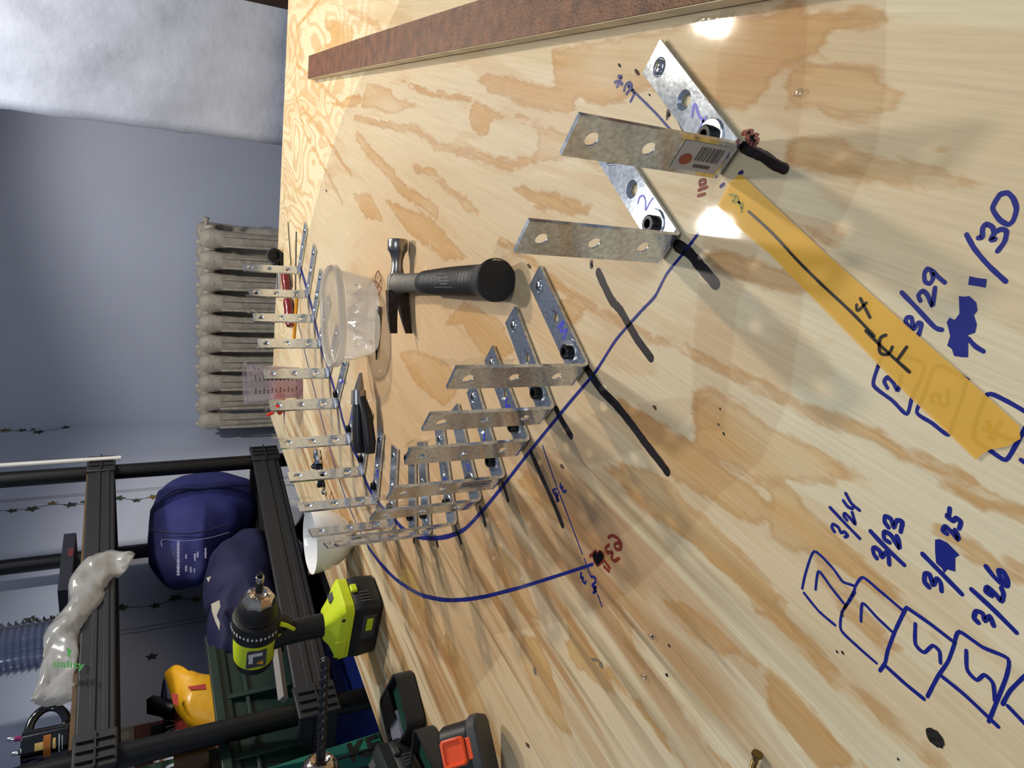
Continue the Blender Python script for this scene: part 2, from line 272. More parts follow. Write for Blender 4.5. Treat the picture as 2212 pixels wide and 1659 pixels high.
INK=[
('handwritten_date','blue',3.1,[[(1802.6,1148.7),(1796.9,1139.3),(1799.4,1132.4),(1811,1139.3),(1816.2,1150.8),(1823.6,1148.7),(1830.9,1157.1),(1825,1160.1)],[(1792.7,1096.2),(1824.6,1129.8),(1857.2,1163.4)],[(1829.2,1123.5),(1822.5,1115.1),(1825,1109.2),(1836.2,1119.3),(1847.3,1132.4),(1843.9,1118.3),(1840.6,1106.7)],[(1821.5,1081.5),(1830.9,1094.1),(1841,1098.7),(1843.5,1091)],[(1826.7,1065.8),(1839.3,1087.8),(1856.6,1102.5)]],'blue marker date 3/24'),
('handwritten_date','blue',4.4,[[(1893.9,1205.9),(1887.6,1197.1),(1886,1185.5),(1891.8,1183.4),(1901.3,1191.8),(1904.5,1202.9),(1913.9,1193.3),(1919.2,1199.2),(1920.8,1219.1)],[(1880.3,1147.7),(1915,1184.5),(1952.8,1220.2)],[(1921.3,1171.8),(1909.7,1163.4),(1910.3,1148.7),(1924.4,1156.1),(1942.3,1184.5),(1941.2,1167.6),(1937,1158.2)],[(1919.2,1139.3),(1911.2,1127.7),(1911.8,1115.1),(1924.4,1121.4),(1930.7,1139.3),(1937,1124.6),(1949,1127.7),(1945.4,1148.7)]],'blue marker date 3/23'),
('handwritten_date','blue',4.6,[[(2007,1268.4),(1997.3,1256.8),(1998.2,1239.5),(2008.1,1241.8),(2015.8,1263.7),(2023.6,1249.2),(2031.9,1259.1),(2033.6,1276.4)],[(1992.6,1196.7),(2034.7,1239.5),(2077.5,1283.4)],[(2045.1,1152.8),(2036.6,1145.9),(2041.6,1137.3),(2054.4,1148.2),(2069.8,1165.5),(2067.1,1151.6),(2062.9,1145.2)],[(2051.3,1098.5),(2049.7,1112.4),(2044.4,1114.2),(2059,1125.1),(2064.8,1118.8),(2075.2,1127.4),(2072.1,1141.2)],('fill',[(2019.7,1165.5),(2030.1,1164.4),(2046.3,1172.4),(2060.1,1186.3),(2072.8,1199),(2063.6,1204.8),(2063.6,1234.8),(2046.3,1230.2),(2039.3,1238.3),(2034.7,1227.9),(2022,1216.4),(2019.7,1190.9)])],'blue marker date 3/25 with a blotted out number'),
('handwritten_date','blue',4.6,[[(2113.4,1345.2),(2104,1334.8),(2108.5,1320.6),(2122.7,1325.4),(2127.2,1341.5),(2137.6,1331),(2146.2,1351.6)],[(2098.4,1273.2),(2145.1,1316.1),(2195.4,1366.5)],[(2142.2,1286.8),(2129.5,1277.6),(2132.9,1267.7),(2150.3,1283.4),(2163,1298.4),(2167.6,1283.4),(2163,1270.7)],[(2129.5,1223.3),(2145.6,1244.1),(2161.8,1259.1),(2175.7,1266),(2176.8,1253.3),(2166.4,1234.8),(2156.7,1232.5),(2159.5,1244.1),(2168.8,1258)]],'blue marker date 3/26'),
('drawn_box','blue',2.6,[[(1732.8,1271.3),(1740.2,1237.8),(1758.9,1191.1),(1798.1,1226.6),(1820.4,1256.4),(1846.6,1267.6),(1835.4,1293.7),(1818.6,1321.7)],[(1736.5,1280.7),(1768.2,1319.9),(1803.7,1350.4)],[(1761.5,1273.2),(1768.2,1234),(1794.3,1267.6),(1822.3,1303.1)]],'blue box with a 7'),
('drawn_box','blue',2.8,[[(1846.6,1278.8),(1835.4,1297.5),(1818.6,1323.6),(1816.7,1360.9),(1854,1398.2),(1893.2,1432.5)],[(1846.6,1267.6),(1863.4,1247.1),(1898.8,1275.1),(1949.2,1318)],[(1859.6,1342.2),(1863.4,1303.1),(1895.1,1334.8),(1928.7,1366.5)]],'second blue box with a 7'),
('drawn_box','blue',3.6,[[(1956.6,1314.3),(1934.3,1360.9),(1917.5,1405.7),(1911.9,1431.8),(1900.7,1448.6)],[(1958.5,1312.4),(2007,1346),(2055.5,1383.3)],[(1913.7,1439.3),(1954.8,1476.6),(1995.8,1510.1)],[(2063,1387),(2048.1,1428.1),(2025.7,1461.6),(2003.3,1504.6)],[(1977.2,1347.8),(1977.2,1390.7),(1995.8,1409.4),(2014.5,1394.5),(2029.4,1407.5),(2031.3,1431.8)]],'blue box with a 5'),
('drawn_box','blue',3.8,[[(2061.1,1390.7),(2072.3,1364.6),(2122.7,1398.2),(2176.8,1422.5),(2174.9,1457.9),(2158.1,1502.7),(2135.7,1558.7)],[(2035,1461.6),(2085.4,1502.7),(2156.3,1569.9)],[(2087.2,1405.7),(2089.1,1446.7),(2109.6,1469.1),(2126.4,1457.9),(2145.1,1476.6),(2148.8,1513.9)],[(2219.7,1454.2),(2182.4,1491.5),(2165.6,1521.3)],[(2176.8,1525.1),(2219.7,1569.9)]],'last blue box with a 5'),
('handwritten_date','blue',4.8,[[(2087.8,507),(2105.5,538.4),(2135.6,573.9),(2172.4,608)],[(2113.2,513.8),(2121.4,511.6),(2122.5,493.3),(2130.1,484.3),(2143.2,490.6),(2147,504.2),(2140.5,517.9),(2149.2,516.5)],[(2148.7,501.5),(2162.9,495.2),(2173.8,500.2),(2169.7,522),(2154.7,542.5)],[(2160.2,419.6),(2176.5,416.9),(2188.8,429.2),(2195.7,451),(2188.8,475.6),(2177.9,485.1),(2160.2,475.6),(2147.9,459.2),(2144.3,448.3),(2150.6,434.6),(2160.2,419.6)],('fill',[(2093.8,596.5),(2111.5,600.3),(2131.6,602.8),(2129.1,621.7),(2116.5,619.2),(2091.3,615.4)])],'blue marker date ending in /30'),
('scribble','blue',4.5,[('fill',[(2071.1,639.4),(2083.7,640.6),(2093.8,639.4),(2108.9,653.2),(2111.5,670.9),(2103.9,681),(2110.2,701.1),(2106.4,718.8),(2091.3,723.8),(2091.3,771.7),(2078.7,771.7),(2071.1,770.4),(2061,769.2),(2056,754.1),(2045.9,746.5),(2052.2,726.3),(2048.4,708.7),(2044.7,696.1),(2051,686),(2062.3,691),(2072.4,677.2)]),[(2091.3,731.4),(2106.4,747.8),(2124.1,759.1)]],'blue blotted out date'),
('handwritten_date','blue',4.4,[[(1967.8,711.2),(1956.5,697.3),(1959,686),(1969.1,687.3),(1973.3,711.2),(1983.4,697.3),(1990.5,701.1),(1984.2,723.8)],[(1947.6,631.8),(1980.4,665.8),(2018.2,706.2),(2034.6,712.5)],[(1988,649.5),(1983.4,638.1),(1993,628.5),(2003.1,636.9),(2013.7,660.8),(2016.9,643.2),(2019.5,621.7)],[(2014.4,586.5),(2003.1,580.7),(1996.8,591.5),(1998,607.9),(2008.1,612.9),(2015.2,601.6),(2013.2,585.2),(2025.8,597.8),(2040.9,610.4)]],'blue marker date 3/29'),
('drawn_box','blue',3.8,[[(1896.6,791.5),(1886.8,832.3),(1927.6,865.3),(1958.7,894.5),(1970.4,857.6),(1997.6,789.6),(1947.1,768.2),(1912.1,760.4),(1896.6,791.5)],[(1916.8,838.1),(1910.1,824.5),(1916.8,814.8),(1929.6,826.5),(1939.3,844),(1947.1,810.9)]],'blue box with a 2'),
('drawn_box','blue',3.8,[[(2090.8,820.7),(2059.7,803.2),(2028.6,789.6),(2013.1,803.2),(1997.6,849.8),(1980.1,890.6),(2013.1,913.9),(2048.1,939.1),(2059.7,908.1),(2075.3,869.2),(2086.9,826.5)],[(2015,870),(2013.1,854.5),(2028.6,852.9),(2029.4,873.1),(2048.1,873.1),(2046.5,842)]],'second blue box with a 2,under the tape'),
('drawn_box','blue',4.4,[[(2219,891.7),(2172.4,865.3),(2133.5,851.7),(2110.2,904.2),(2102.5,939.1),(2110.2,954.7),(2137.4,972.2),(2172.4,993.5),(2195.7,958.6),(2215.1,923.6)],[(2125.8,925.5),(2143.2,933.3),(2131.6,908.1),(2147.1,946.9),(2135.5,945)],[(2162.7,912),(2149.1,935.3),(2195.7,952.7)],[(2205.4,993.5),(2222.9,1005.2)]],'blue box with a 4'),
('pencil_arrow','blue',3,[[(1328.6,177.7),(1336,176.3),(1344.1,181.7)],[(1336,165.4),(1342.7,166),(1338.7,173.6),(1333.2,187.1)],[(1348.2,195.3),(1350.9,184.4),(1359,179),(1364.4,187.1),(1353.6,202.1)],[(1357.7,185.8),(1369.9,200.7),(1362.3,218.3)]],'blue marker initials'),
('marker_line','blue',2.2,[[(1356.3,185.8),(1386.1,214.3),(1418.7,246.8),(1447.2,278.8),(1491.9,320)]],None),
('marker_dot','brown',3,[[(1447.2,238.7),(1440.9,256.3),(1442.5,238.7),(1447.2,252.2),(1444.4,244.1)]],None),
('marker_line','brown',7,[[(1469.7,259),(1478.3,276.6),(1489.2,290.2)]],None),
('marker_line','black',10,[[(1605.8,317.3),(1627.5,328.2),(1651.9,339),(1673.6,355.3),(1695.3,364.8)]],'thick black marker stroke'),
('scribble','red',5,[[(1605.8,287.5),(1624.8,284.8),(1611.2,295.6),(1635.7,292.9),(1614,303.8),(1638.4,303.8),(1622.1,311.9),(1630.2,314.6)]],'dark red marker smudge'),
('red_writing','red',3,[[(1512.2,400.1),(1511.4,390.6),(1522.3,388.4),(1523.9,396),(1513.1,400.1)],[(1509,410.9),(1527.2,404.1)],[(1508.2,423.1),(1522.3,419)]],'red marker digit and inch mark'),
('marker_dot','blue',3.5,[[(1557,402.5),(1563,398.2)],[(1597.7,374.3),(1603.1,372.1)],[(1557.5,466.1),(1570.7,474.1)]],None),
('marker_line','black',10,[[(1462,529.8),(1488.5,545.7),(1515,577.5),(1546.8,614.6)]],'black marker stroke at second bracket'),
('marker_line','black',7.5,[[(1292.2,588.1),(1305.5,617.3),(1321.4,649.1),(1339.9,670.3),(1358.5,702.2),(1377.1,734),(1406.3,773.8)]],'black marker stroke between brackets'),
('marker_dot','brown',4.5,[[(1277.6,566.9),(1277.6,575.4)]],None),
('marker_line','black',7.5,[[(1268,797.3),(1273.8,805.9),(1299.8,843.6),(1328.8,872.5),(1363.5,915.9),(1395.3,959.3),(1427.1,999.8),(1441.6,1020.1)]],'longest black marker stroke'),
('marker_line','black',6,[[(1201.4,884.1),(1213,907.2),(1233.3,941.9)]],None),
('marker_line','black',5,[[(1146,975),(1170,1030),(1195,1085),(1215,1135)]],None),
('marker_line','black',4,[[(1086,1045),(1092,1062),(1097,1080)]],None),
('marker_line','black',4,[[(1037,1098),(1044,1115),(1048,1133)]],None),
('marker_line','black',3.5,[[(984,1140),(990,1155),(996,1172)]],None),
('marker_line','black',3.5,[[(940,1160),(943,1168),(945,1178)]],None),
('marker_line','black',3,[[(893,1160),(894,1170)]],None),
('marker_line','blue',1.4,[[(1172,963),(1195,1030),(1225,1110),(1258,1197)],[(1262,1207),(1276,1245)],[(1291,1285),(1300,1310)]],'thin blue centre line'),
('blue_writing','blue',2.2,[[(1276.5,1245.7),(1285.2,1247.7),(1286.1,1257.3),(1279.4,1264.1)],[(1279.4,1266),(1288,1268.9),(1282.3,1272.7),(1288,1276.6),(1281.3,1280.5)],[(1255.2,1238),(1254.3,1247.7),(1259.5,1247.7),(1258.1,1254.4),(1263.3,1260.2),(1264.9,1255.8)]],'blue writing 3 cm'),
('blue_writing','blue',2.2,[[(1210.9,1045.1),(1209.9,1052.8),(1215.7,1052.4),(1213.8,1058.6),(1219.6,1062.8),(1222.1,1059.6)],[(1201.2,1056.7),(1194.5,1058.6),(1196.4,1065.3),(1203.2,1066.3)],[(1198.3,1068.2),(1205.1,1071.1),(1200.3,1075),(1207,1079.8),(1202.2,1082.7)]],'upper blue writing 3 cm'),
('red_writing','red',2.8,[[(1314.1,1160.8),(1322.8,1157),(1334.4,1162.8),(1342.1,1174.4),(1340.1,1185.9),(1330.5,1185.9),(1327.6,1176.3),(1336.3,1172.4),(1339.2,1179.2)],[(1315.1,1177.2),(1308.3,1184),(1311.2,1193.6),(1322.8,1192.7),(1320.8,1205.2),(1326.6,1212),(1337.2,1206.2)],[(1308.9,1215.8),(1317,1227.4)],[(1305,1224.5),(1315.1,1234.2)],[(1274.5,1201.4),(1288,1189.8),(1280.3,1205.2),(1297.7,1189.8),(1282.3,1212.9),(1303.5,1193.6),(1285.2,1216.8),(1305.4,1199.4),(1288,1221.6),(1305.4,1210)]],'dark red writing @3 inches with a scribble'),
('marker_line','blue',3,[[(1565,462),(1545,478),(1520,490),(1478,545),(1440,592),(1415,640),(1385,672),(1330,735),(1285,805),(1230,870),(1150,968),(1090,1045),(1045,1100),(1005,1142),(970,1158),(935,1163),(900,1158),(870,1142),(843,1113),(820,1090),(797,1055),(787,1030),(773,990),(757,957),(741,910),(734,880),(722,840),(712,808),(702,775),(692,748),(682,700),(668,642),(652,588)]],'blue marker curve the brackets stand on'),
('marker_line','blue',1.1,[[(645,700),(657,755),(668,800),(683,859),(704,939),(725,1012),(745,1072),(767,1125),(795,1181)]],None),
('marker_line','blue',2.6,[[(795,1181),(820,1215),(851,1248),(885,1272),(915,1287),(960,1296),(1005,1295),(1050,1288),(1120,1270),(1200,1245),(1280,1219)]],'blue marker outer curve'),
('red_circle','red',0.9,[[(817,584.9),(811.5,593.9),(810.6,613.8),(812.4,633.7),(817,637.3),(822.4,628.3),(824.2,612),(822.4,595.7),(817,584.9)],[(810.6,604.8),(824.2,624.7)],[(823.3,603),(811.5,628.3)]],None),
('red_circle','red',0.9,[[(716,1062),(719,1074),(722,1080),(717,1085),(713,1075),(716,1062)]],None)]
TAPE=[(1573.9,394.9),(1599.2,375.9),(1778.5,542.6),(1955.8,700.8),(2090.8,819),(2200.6,918.2),(2204.8,947.7),(2175.2,964.6),(2139.4,970.9),(2120.4,981.5),(2107.7,994.1),(2078.2,964.6),(1960,852.8),(1892.5,783.1),(1660.4,546.8),(1569.6,470.8),(1550.6,443.4)]
TAPEINK=[([(1616.1,456.1),(1668.8,504.6),(1719.5,559.5),(1770.1,610.1),(1837.6,673.4),(1888.3,726.2)],2.6),([(1869.4,713.8),(1908.2,752.7),(1964.5,803.9)],2.9),([(1914,723.5),(1901.2,731.3),(1900.4,760.4),(1917.9,765.1),(1927.6,748.8)],3),([(1958.7,748.8),(1939.3,776)],3),([(1849.9,657.5),(1852.3,671.1),(1871.3,653.6)],2.8),([(1857.7,643.9),(1879.1,686.6)],2.8)]
TAPEFAINT=[([(1576,420.2),(1588.6,424.4),(1582.3,435),(1595,437.1),(1603.4,441.3),(1601.3,458.2)],2.2),([(1590.7,422.3),(1601.3,449.7)],2)]
# ================================================================== THE ROOM
M_wall=mat('wallpaper',(188,194,210),.85,bump=.15,bscale=300,var=.03,vscale=3)
M_plaster=mat('rough_plaster',(156,164,182),.7,bump=.4,bscale=30,var=.05,vscale=14)
M_floor=mat('concrete_floor',(70,72,76),.8,bump=.2,var=.2,vscale=5)
M_darkwood=mat('dark_brown_wood',(58,40,32),.6,var=.3,vscale=12)
WD=.88                                                        # wall behind the table edge
corner=BK(415,907,WD); corner.z=0
def slab(name,a,b,z0,z1,th,mt):
    a=Vector((a[0],a[1],0)); b=Vector((b[0],b[1],0)); d=(b-a).normalized(); n=Vector((-d.y,d.x,0))
    mb=MB(); mb.prism([a+ZV*z0,b+ZV*z0,b+n*th+ZV*z0,a+n*th+ZV*z0],ZV*(z1-z0)); o=mb.build(name,mt,smooth=0); o['kind']='structure'; return o
wb=slab('wall_back',corner,corner+BDV*3.2,0,2.7,.1,M_wall)
wl=slab('wall_left',corner-LDV*3.6,corner,0,2.7,.1,M_wall)
fl=MB(); fl.box((.3,.6,-.02),(9,8,.04)); o=fl.build('floor',M_floor,smooth=0); o['kind']='structure'
# plastered wall end standing right behind the table, chipped on its corner
a=BK(300,275,.05); s0=(np.array(a[:2])-C0)@BD; s1=s0+.335
mb=MB(); N=26; rows=60
def plast(s,z): return .012*noise.noise(Vector((s*9,z*9,3)))+.006*noise.noise(Vector((s*30,z*24,1)))+.003*noise.noise(Vector((s*70,z*60,7)))
vs=[];fs=[]
for i in range(rows+1):
    z=-.76+2.4*i/rows
    for j in range(N+1):
        s=s0+(s1-s0)*j/N; g=.05-plast(s,z)*.6
        if j==0: s+=.006*noise.noise(Vector((z*22,0,5)))+.004*noise.noise(Vector((z*70,0,2))); g+=.012
        vs.append(bkp(s,g,z))
for i in range(rows):
    for j in range(N): k=i*(N+1)+j; fs.append((k,k+1,k+N+2,k+N+1))
n0=len(vs)
for i in range(rows+1):
    z=-.76+2.4*i/rows; vs+= [bkp(s0+.004,WD-.002,z),bkp(s1,WD-.002,z)]
for i in range(rows):
    k=i*(N+1); fs.append((k,k+N+1,n0+2*i+2,n0+2*i)); fs.append((k+N,n0+2*i+1,n0+2*i+3,k+2*N+1))
mb.add(vs,fs); o=mb.build('wall_right',M_plaster,smooth=60); o['kind']='structure'
mb=MB(); mb.box(bkp(s1+.32,.22,.35),(.6,.05,2.2),(BDV,BNV,ZV)); mb.box(bkp(s1+.02,.18,.35),(.03,.06,2.2),(BDV,BNV,ZV)); o=mb.build('trim_1',M_darkwood,smooth=0,bevel=.004); o['kind']='structure'
# printed ivy stripes and seams of the wallpaper on the left wall
M_ivy=mat('ivy_print',(58,72,58),.85,var=.35,vscale=60); M_ivyb=mat('ivy_print_ochre',(112,98,52),.85); M_seam=mat('wallpaper_seam',(146,148,160),.85)
cw=np.array([corner.x,corner.y])
def WL(s,z,off=.0012): p=cw+LD*s-LN*off; return Vector((p[0],p[1],z))
def leaf(mb,s,z,r,a,off):
    pts=[]
    for k in range(10):
        th=a+2*math.pi*k/10; rr=r*(1.0 if k%2==0 else .5)
        pts.append(WL(s+rr*math.cos(th),z+rr*math.sin(th)*1.25,off))
    mb.add(pts,[tuple(range(10))])
for si,(s,zlo) in enumerate(((-.03,1.36),(-.545,.3),(-1.085,.5),(-1.27,1.1))):
    g=MB(); br=MB(); vn=MB(); z=zlo; k=0; path=[]
    zhi=2.3 if si<3 else 1.13
    while z<zhi:
        wob=.014*math.sin(z*38); leaf(br if k%5==3 else g,s+wob,z,.014+.004*(k%2),k*.9,.0012)
        if k%5==1: leaf(g,s-wob*.6,z+.018,.009,k,.0013)
        path.append(WL(s+wob*.5,z,.001)); z+=.052 if k%5 else .085; k+=1
    g.build('ivy_print',M_ivy,wl,smooth=0,label='dark green ivy leaf print')
    br.build('ivy_print',M_ivyb,wl,smooth=0,label='ochre ivy leaf print') if br.f else None
    if si<3 and len(path)>2:
        stroke(vn,path,.0012,n=-LNV); vn.build('ivy_vine_print',M_ivy,wl,smooth=0)
for s in (-.49,-.50,-1.17,-1.185):
    mb=MB(); mb.add([WL(s,0.05,.0009),WL(s+.0035,.05,.0009),WL(s+.0035,2.6,.0009),WL(s,2.6,.0009)],[(0,1,2,3)]); mb.build('wallpaper_seam',M_seam,wl,smooth=0)
# ================================================================== TABLE
def plywood_material():
    m=bpy.data.materials.new('pine_plywood'); m.use_nodes=True; nt=m.node_tree; N=nt.nodes; L=nt.links; b=N['Principled BSDF']
    def nd(t,**k):
        n=N.new(t)
        for a,v in k.items(): n.inputs[a].default_value=v
        return n
    def math_(op,a,bv=None,c=None):
        n=N.new('ShaderNodeMath'); n.operation=op
        for i,v in enumerate((a,bv,c)):
            if v is None: continue
            if hasattr(v,'links'): L.new(v,n.inputs[i])
            else: n.inputs[i].default_value=v
        return n.outputs[0]
    def mixc(f,a,c,mode='MIX'):
        n=N.new('ShaderNodeMix'); n.data_type='RGBA'; n.blend_type=mode
        for i,v in ((0,f),(6,a),(7,c)):
            if hasattr(v,'links'): L.new(v,n.inputs[i])
            else: n.inputs[i].default_value=v
        return n.outputs[2]
    tc=N.new('ShaderNodeTexCoord'); rot=N.new('ShaderNodeMapping'); rot.vector_type='TEXTURE'; rot.inputs['Rotation'].default_value=(0,0,math.radians(63.8)); L.new(tc.outputs['Object'],rot.inputs[0])
    def noi(scale,det,st,dist=0,rough=.5):
        mp=N.new('ShaderNodeMapping'); mp.inputs['Scale'].default_value=st; L.new(rot.outputs[0],mp.inputs[0])
        n=N.new('ShaderNodeTexNoise'); n.inputs['Scale'].default_value=scale; n.inputs['Detail'].default_value=det; n.inputs['Distortion'].default_value=dist; n.inputs['Roughness'].default_value=rough
        L.new(mp.outputs[0],n.inputs[0]); return n.outputs[0]
    def attr(n): a=N.new('ShaderNodeAttribute'); a.attribute_name=n; return a.outputs['Fac']
    late,cont,streak,tan=attr('late'),attr('contour'),attr('streak'),attr('tan')
    edge=noi(1,6,(45,150,1),.6)            # ragged edge of the late wood
    d=math_('ADD',late,math_('MULTIPLY',math_('SUBTRACT',edge,.5),.016))
    m1=math_('MULTIPLY_ADD',d,220.0,.5); m1=math_('MINIMUM',math_('MAXIMUM',m1,0),1)
    rim=math_('MAXIMUM',math_('SUBTRACT',1,math_('ABSOLUTE',math_('MULTIPLY',math_('SUBTRACT',d,.0015),280))),0)
    fade=noi(1,4,(6,22,1)); fd=N.new('ShaderNodeMapRange'); fd.inputs[1].default_value=.3; fd.inputs[2].default_value=.62; fd.inputs[3].default_value=.25; L.new(fade,fd.inputs[0])
    # cathedral contour lines of the far end
    big=noi(1,2,(2.6,7,1),.35); fr=math_('FRACT',math_('MULTIPLY',big,13)); ln=N.new('ShaderNodeMapRange'); ln.inputs[1].default_value=.45; ln.inputs[2].default_value=.33; L.new(math_('ABSOLUTE',math_('SUBTRACT',fr,.0)),ln.inputs[0]); ln2=math_('MULTIPLY',ln.outputs[0],cont)
    # long streaks: part late wood, part shadow stripes painted into the colour
    st=noi(1,5,(2.0,30,1),.5); sr=N.new('ShaderNodeMapRange'); sr.inputs[1].default_value=.46; sr.inputs[2].default_value=.56; L.new(st,sr.inputs[0])
    st2=noi(1,5,(3,60,1),.3); sr2=N.new('ShaderNodeMapRange'); sr2.inputs[1].default_value=.53; sr2.inputs[2].default_value=.66; L.new(st2,sr2.inputs[0])
    base=mixc(noi(1,5,(4,30,1)),srgb((231,215,182))+(1,),srgb((216,198,158))+(1,))
    base=mixc(math_('MULTIPLY',tan,.62),base,srgb((216,172,120))+(1,))
    c=mixc(math_('MULTIPLY',m1,math_('MULTIPLY',fd.outputs[0],.9)),base,srgb((206,162,100))+(1,))
    b2=noi(1,6,(3.2,15,1),.8); b2r=N.new('ShaderNodeMapRange'); b2r.inputs[1].default_value=.53; b2r.inputs[2].default_value=.575; L.new(b2,b2r.inputs[0])
    c=mixc(math_('MULTIPLY',b2r.outputs[0],.30),c,srgb((204,160,102))+(1,))
    c=mixc(math_('MULTIPLY',rim,.35),c,srgb((176,126,72))+(1,))
    c=mixc(math_('MULTIPLY',ln2,.6),c,srgb((196,158,104))+(1,))
    c=mixc(math_('MULTIPLY',math_('MULTIPLY',sr.outputs[0],streak),.8),c,srgb((176,128,76))+(1,))
    c=mixc(math_('MULTIPLY',math_('MULTIPLY',sr2.outputs[0],streak),.6),c,srgb((128,104,70))+(1,))
    fine=noi(1,6,(10,420,1),0,.7); fr_=N.new('ShaderNodeMapRange'); fr_.inputs[1].default_value=.3; fr_.inputs[2].default_value=.75; fr_.inputs[3].default_value=.86; fr_.inputs[4].default_value=1.08; L.new(fine,fr_.inputs[0])
    g=N.new('ShaderNodeCombineColor'); [L.new(fr_.outputs[0],g.inputs[i]) for i in range(3)]
    c=mixc(1.0,c,g.outputs[0],'MULTIPLY')
    sp=noi(1,2,(330,420,1)); sd=math_('GREATER_THAN',sp,.80); c=mixc(math_('MULTIPLY',sd,.55),c,(.09,.06,.04,1))
    L.new(c,b.inputs['Base Color']); b.inputs['Roughness'].default_value=.52; b.inputs['Specular IOR Level'].default_value=.3
    bp=N.new('ShaderNodeBump'); bp.inputs['Strength'].default_value=.25; bp.inputs['Distance'].default_value=.0015; L.new(fine,bp.inputs['Height']); L.new(bp.outputs[0],b.inputs['Normal'])
    return m
M_ply=plywood_material(); M_plyedge=mat('plywood_edge',(196,168,120),.7,var=.3,vscale=20,stretch=(1,1,60)); M_leg=mat('raw_lumber',(170,140,96),.7,var=.2,vscale=9)
table=thing('work_table',(C0[0],C0[1],0),'pine plywood work table covered in blue marker writing','table')
TW,TL,TT=1.22,2.44,.018
nu,nv=204,406
U=np.linspace(0,TW,nu); Vv=np.linspace(0,TL,nv)
gx=C0[0]+U[None,:]*BD[0]-Vv[:,None]*LD[0]; gy=C0[1]+U[None,:]*BD[1]-Vv[:,None]*LD[1]
pts=np.stack([gx.ravel(),gy.ravel()],1)
def segdist(P,A,B):
    d=B-A; t=np.clip(((P-A)@d)/max(d@d,1e-12),0,1); return np.linalg.norm(P-(A+t[:,None]*d),axis=1)
def sdf(P,poly):
    dist=np.full(len(P),9.); ins=np.zeros(len(P),bool); n=len(poly)
    for i in range(n):
        A,B=poly[i],poly[(i+1)%n]; dist=np.minimum(dist,segdist(P,A,B))
        c=(A[1]>P[:,1])!=(B[1]>P[:,1]); x=(B[0]-A[0])*(P[:,1]-A[1])/((B[1]-A[1]) or 1e-12)+A[0]; ins^=c&(P[:,0]<x)
    return np.where(ins,dist,-dist)
late=np.full(len(pts),-.05)
vis=(pts[:,1]>.12)                                            # what lies in front of the lens only
for pl in LATE:
    q=np.array([PX(x,y)[:2] for x,y in pl]); late[vis]=np.maximum(late[vis],sdf(pts[vis],q))
for pl,hw in BANDS:
    q=np.array([PX(x,y)[:2] for x,y in pl]); dd=np.full(vis.sum(),9.)
    for i in range(len(q)-1): dd=np.minimum(dd,segdist(pts[vis],q[i],q[i+1]))
    late[vis]=np.maximum(late[vis],hw*.001-dd)
def region(px,soft):
    s=sdf(pts,np.array([PX(x,y)[:2] for x,y in px])); return np.clip(s/soft+.5,0,1)
cont=region([(600,0),(830,0),(780,150),(735,250),(690,400),(660,520),(640,700),(590,760),(598,560),(612,300)],.12)
streak=region([(580,880),(690,900),(800,1000),(1000,1130),(1180,980),(1330,1010),(1560,1250),(1750,1659),(820,1659),(700,1230)],.16)
tan=region([(800,470),(930,430),(1060,560),(1180,640),(1230,800),(1130,1000),(1200,1200),(1300,1500),(1200,1659),(950,1600),(860,1350),(820,1150),(780,950),(760,700)],.25)
late=np.clip(late,-.05,.05)
mb=MB(); idx=lambda i,j:i*nu+j
mb.add([Vector((p[0],p[1],TZ)) for p in pts],[(idx(i,j),idx(i,j+1),idx(i+1,j+1),idx(i+1,j)) for i in range(nv-1) for j in range(nu-1)])
top=mb.build('plywood_top',M_ply,table,smooth=0)
for nme,arr in (('late',late),('contour',cont),('streak',streak),('tan',tan)):
    at=top.data.attributes.new(nme,'FLOAT','POINT'); at.data.foreach_set('value',arr.astype(np.float32))
q=[Vector((pts[i][0],pts[i][1],TZ-.0002)) for i in (0,nu-1,nu*nv-1,nu*(nv-1))]
mb=MB(); mb.prism(q,Vector((0,0,-TT))); mb.build('plywood_core',M_plyedge,table,smooth=0)
for a,b in ((.1,.15),(TW-.1,.15),(.1,TL-.2),(TW-.1,TL-.2)):
    p=C0+BD*a-LD*b; mb=MB(); mb.box((p[0],p[1],(TZ-TT)/2),(.085,.085,TZ-TT)); mb.build('leg',M_leg,table,bevel=.004)
for a in (.1,TW-.1):
    p=C0+BD*a-LD*TL/2; mb=MB(); mb.box((p[0],p[1],TZ-TT-.045),(TL-.35,.035,.09),(LDV,LNV,ZV)); mb.build('apron_rail',M_leg,table,bevel=.003)
INKM={'blue':mat('blue_marker_ink',(22,32,120),.45,spec=.3),'black':mat('black_marker_ink',(30,24,24),.4,spec=.3),'red':mat('dark_red_marker_ink',(128,44,24),.5,spec=.3),'brown':mat('brown_marker_ink',(58,40,32),.5)}
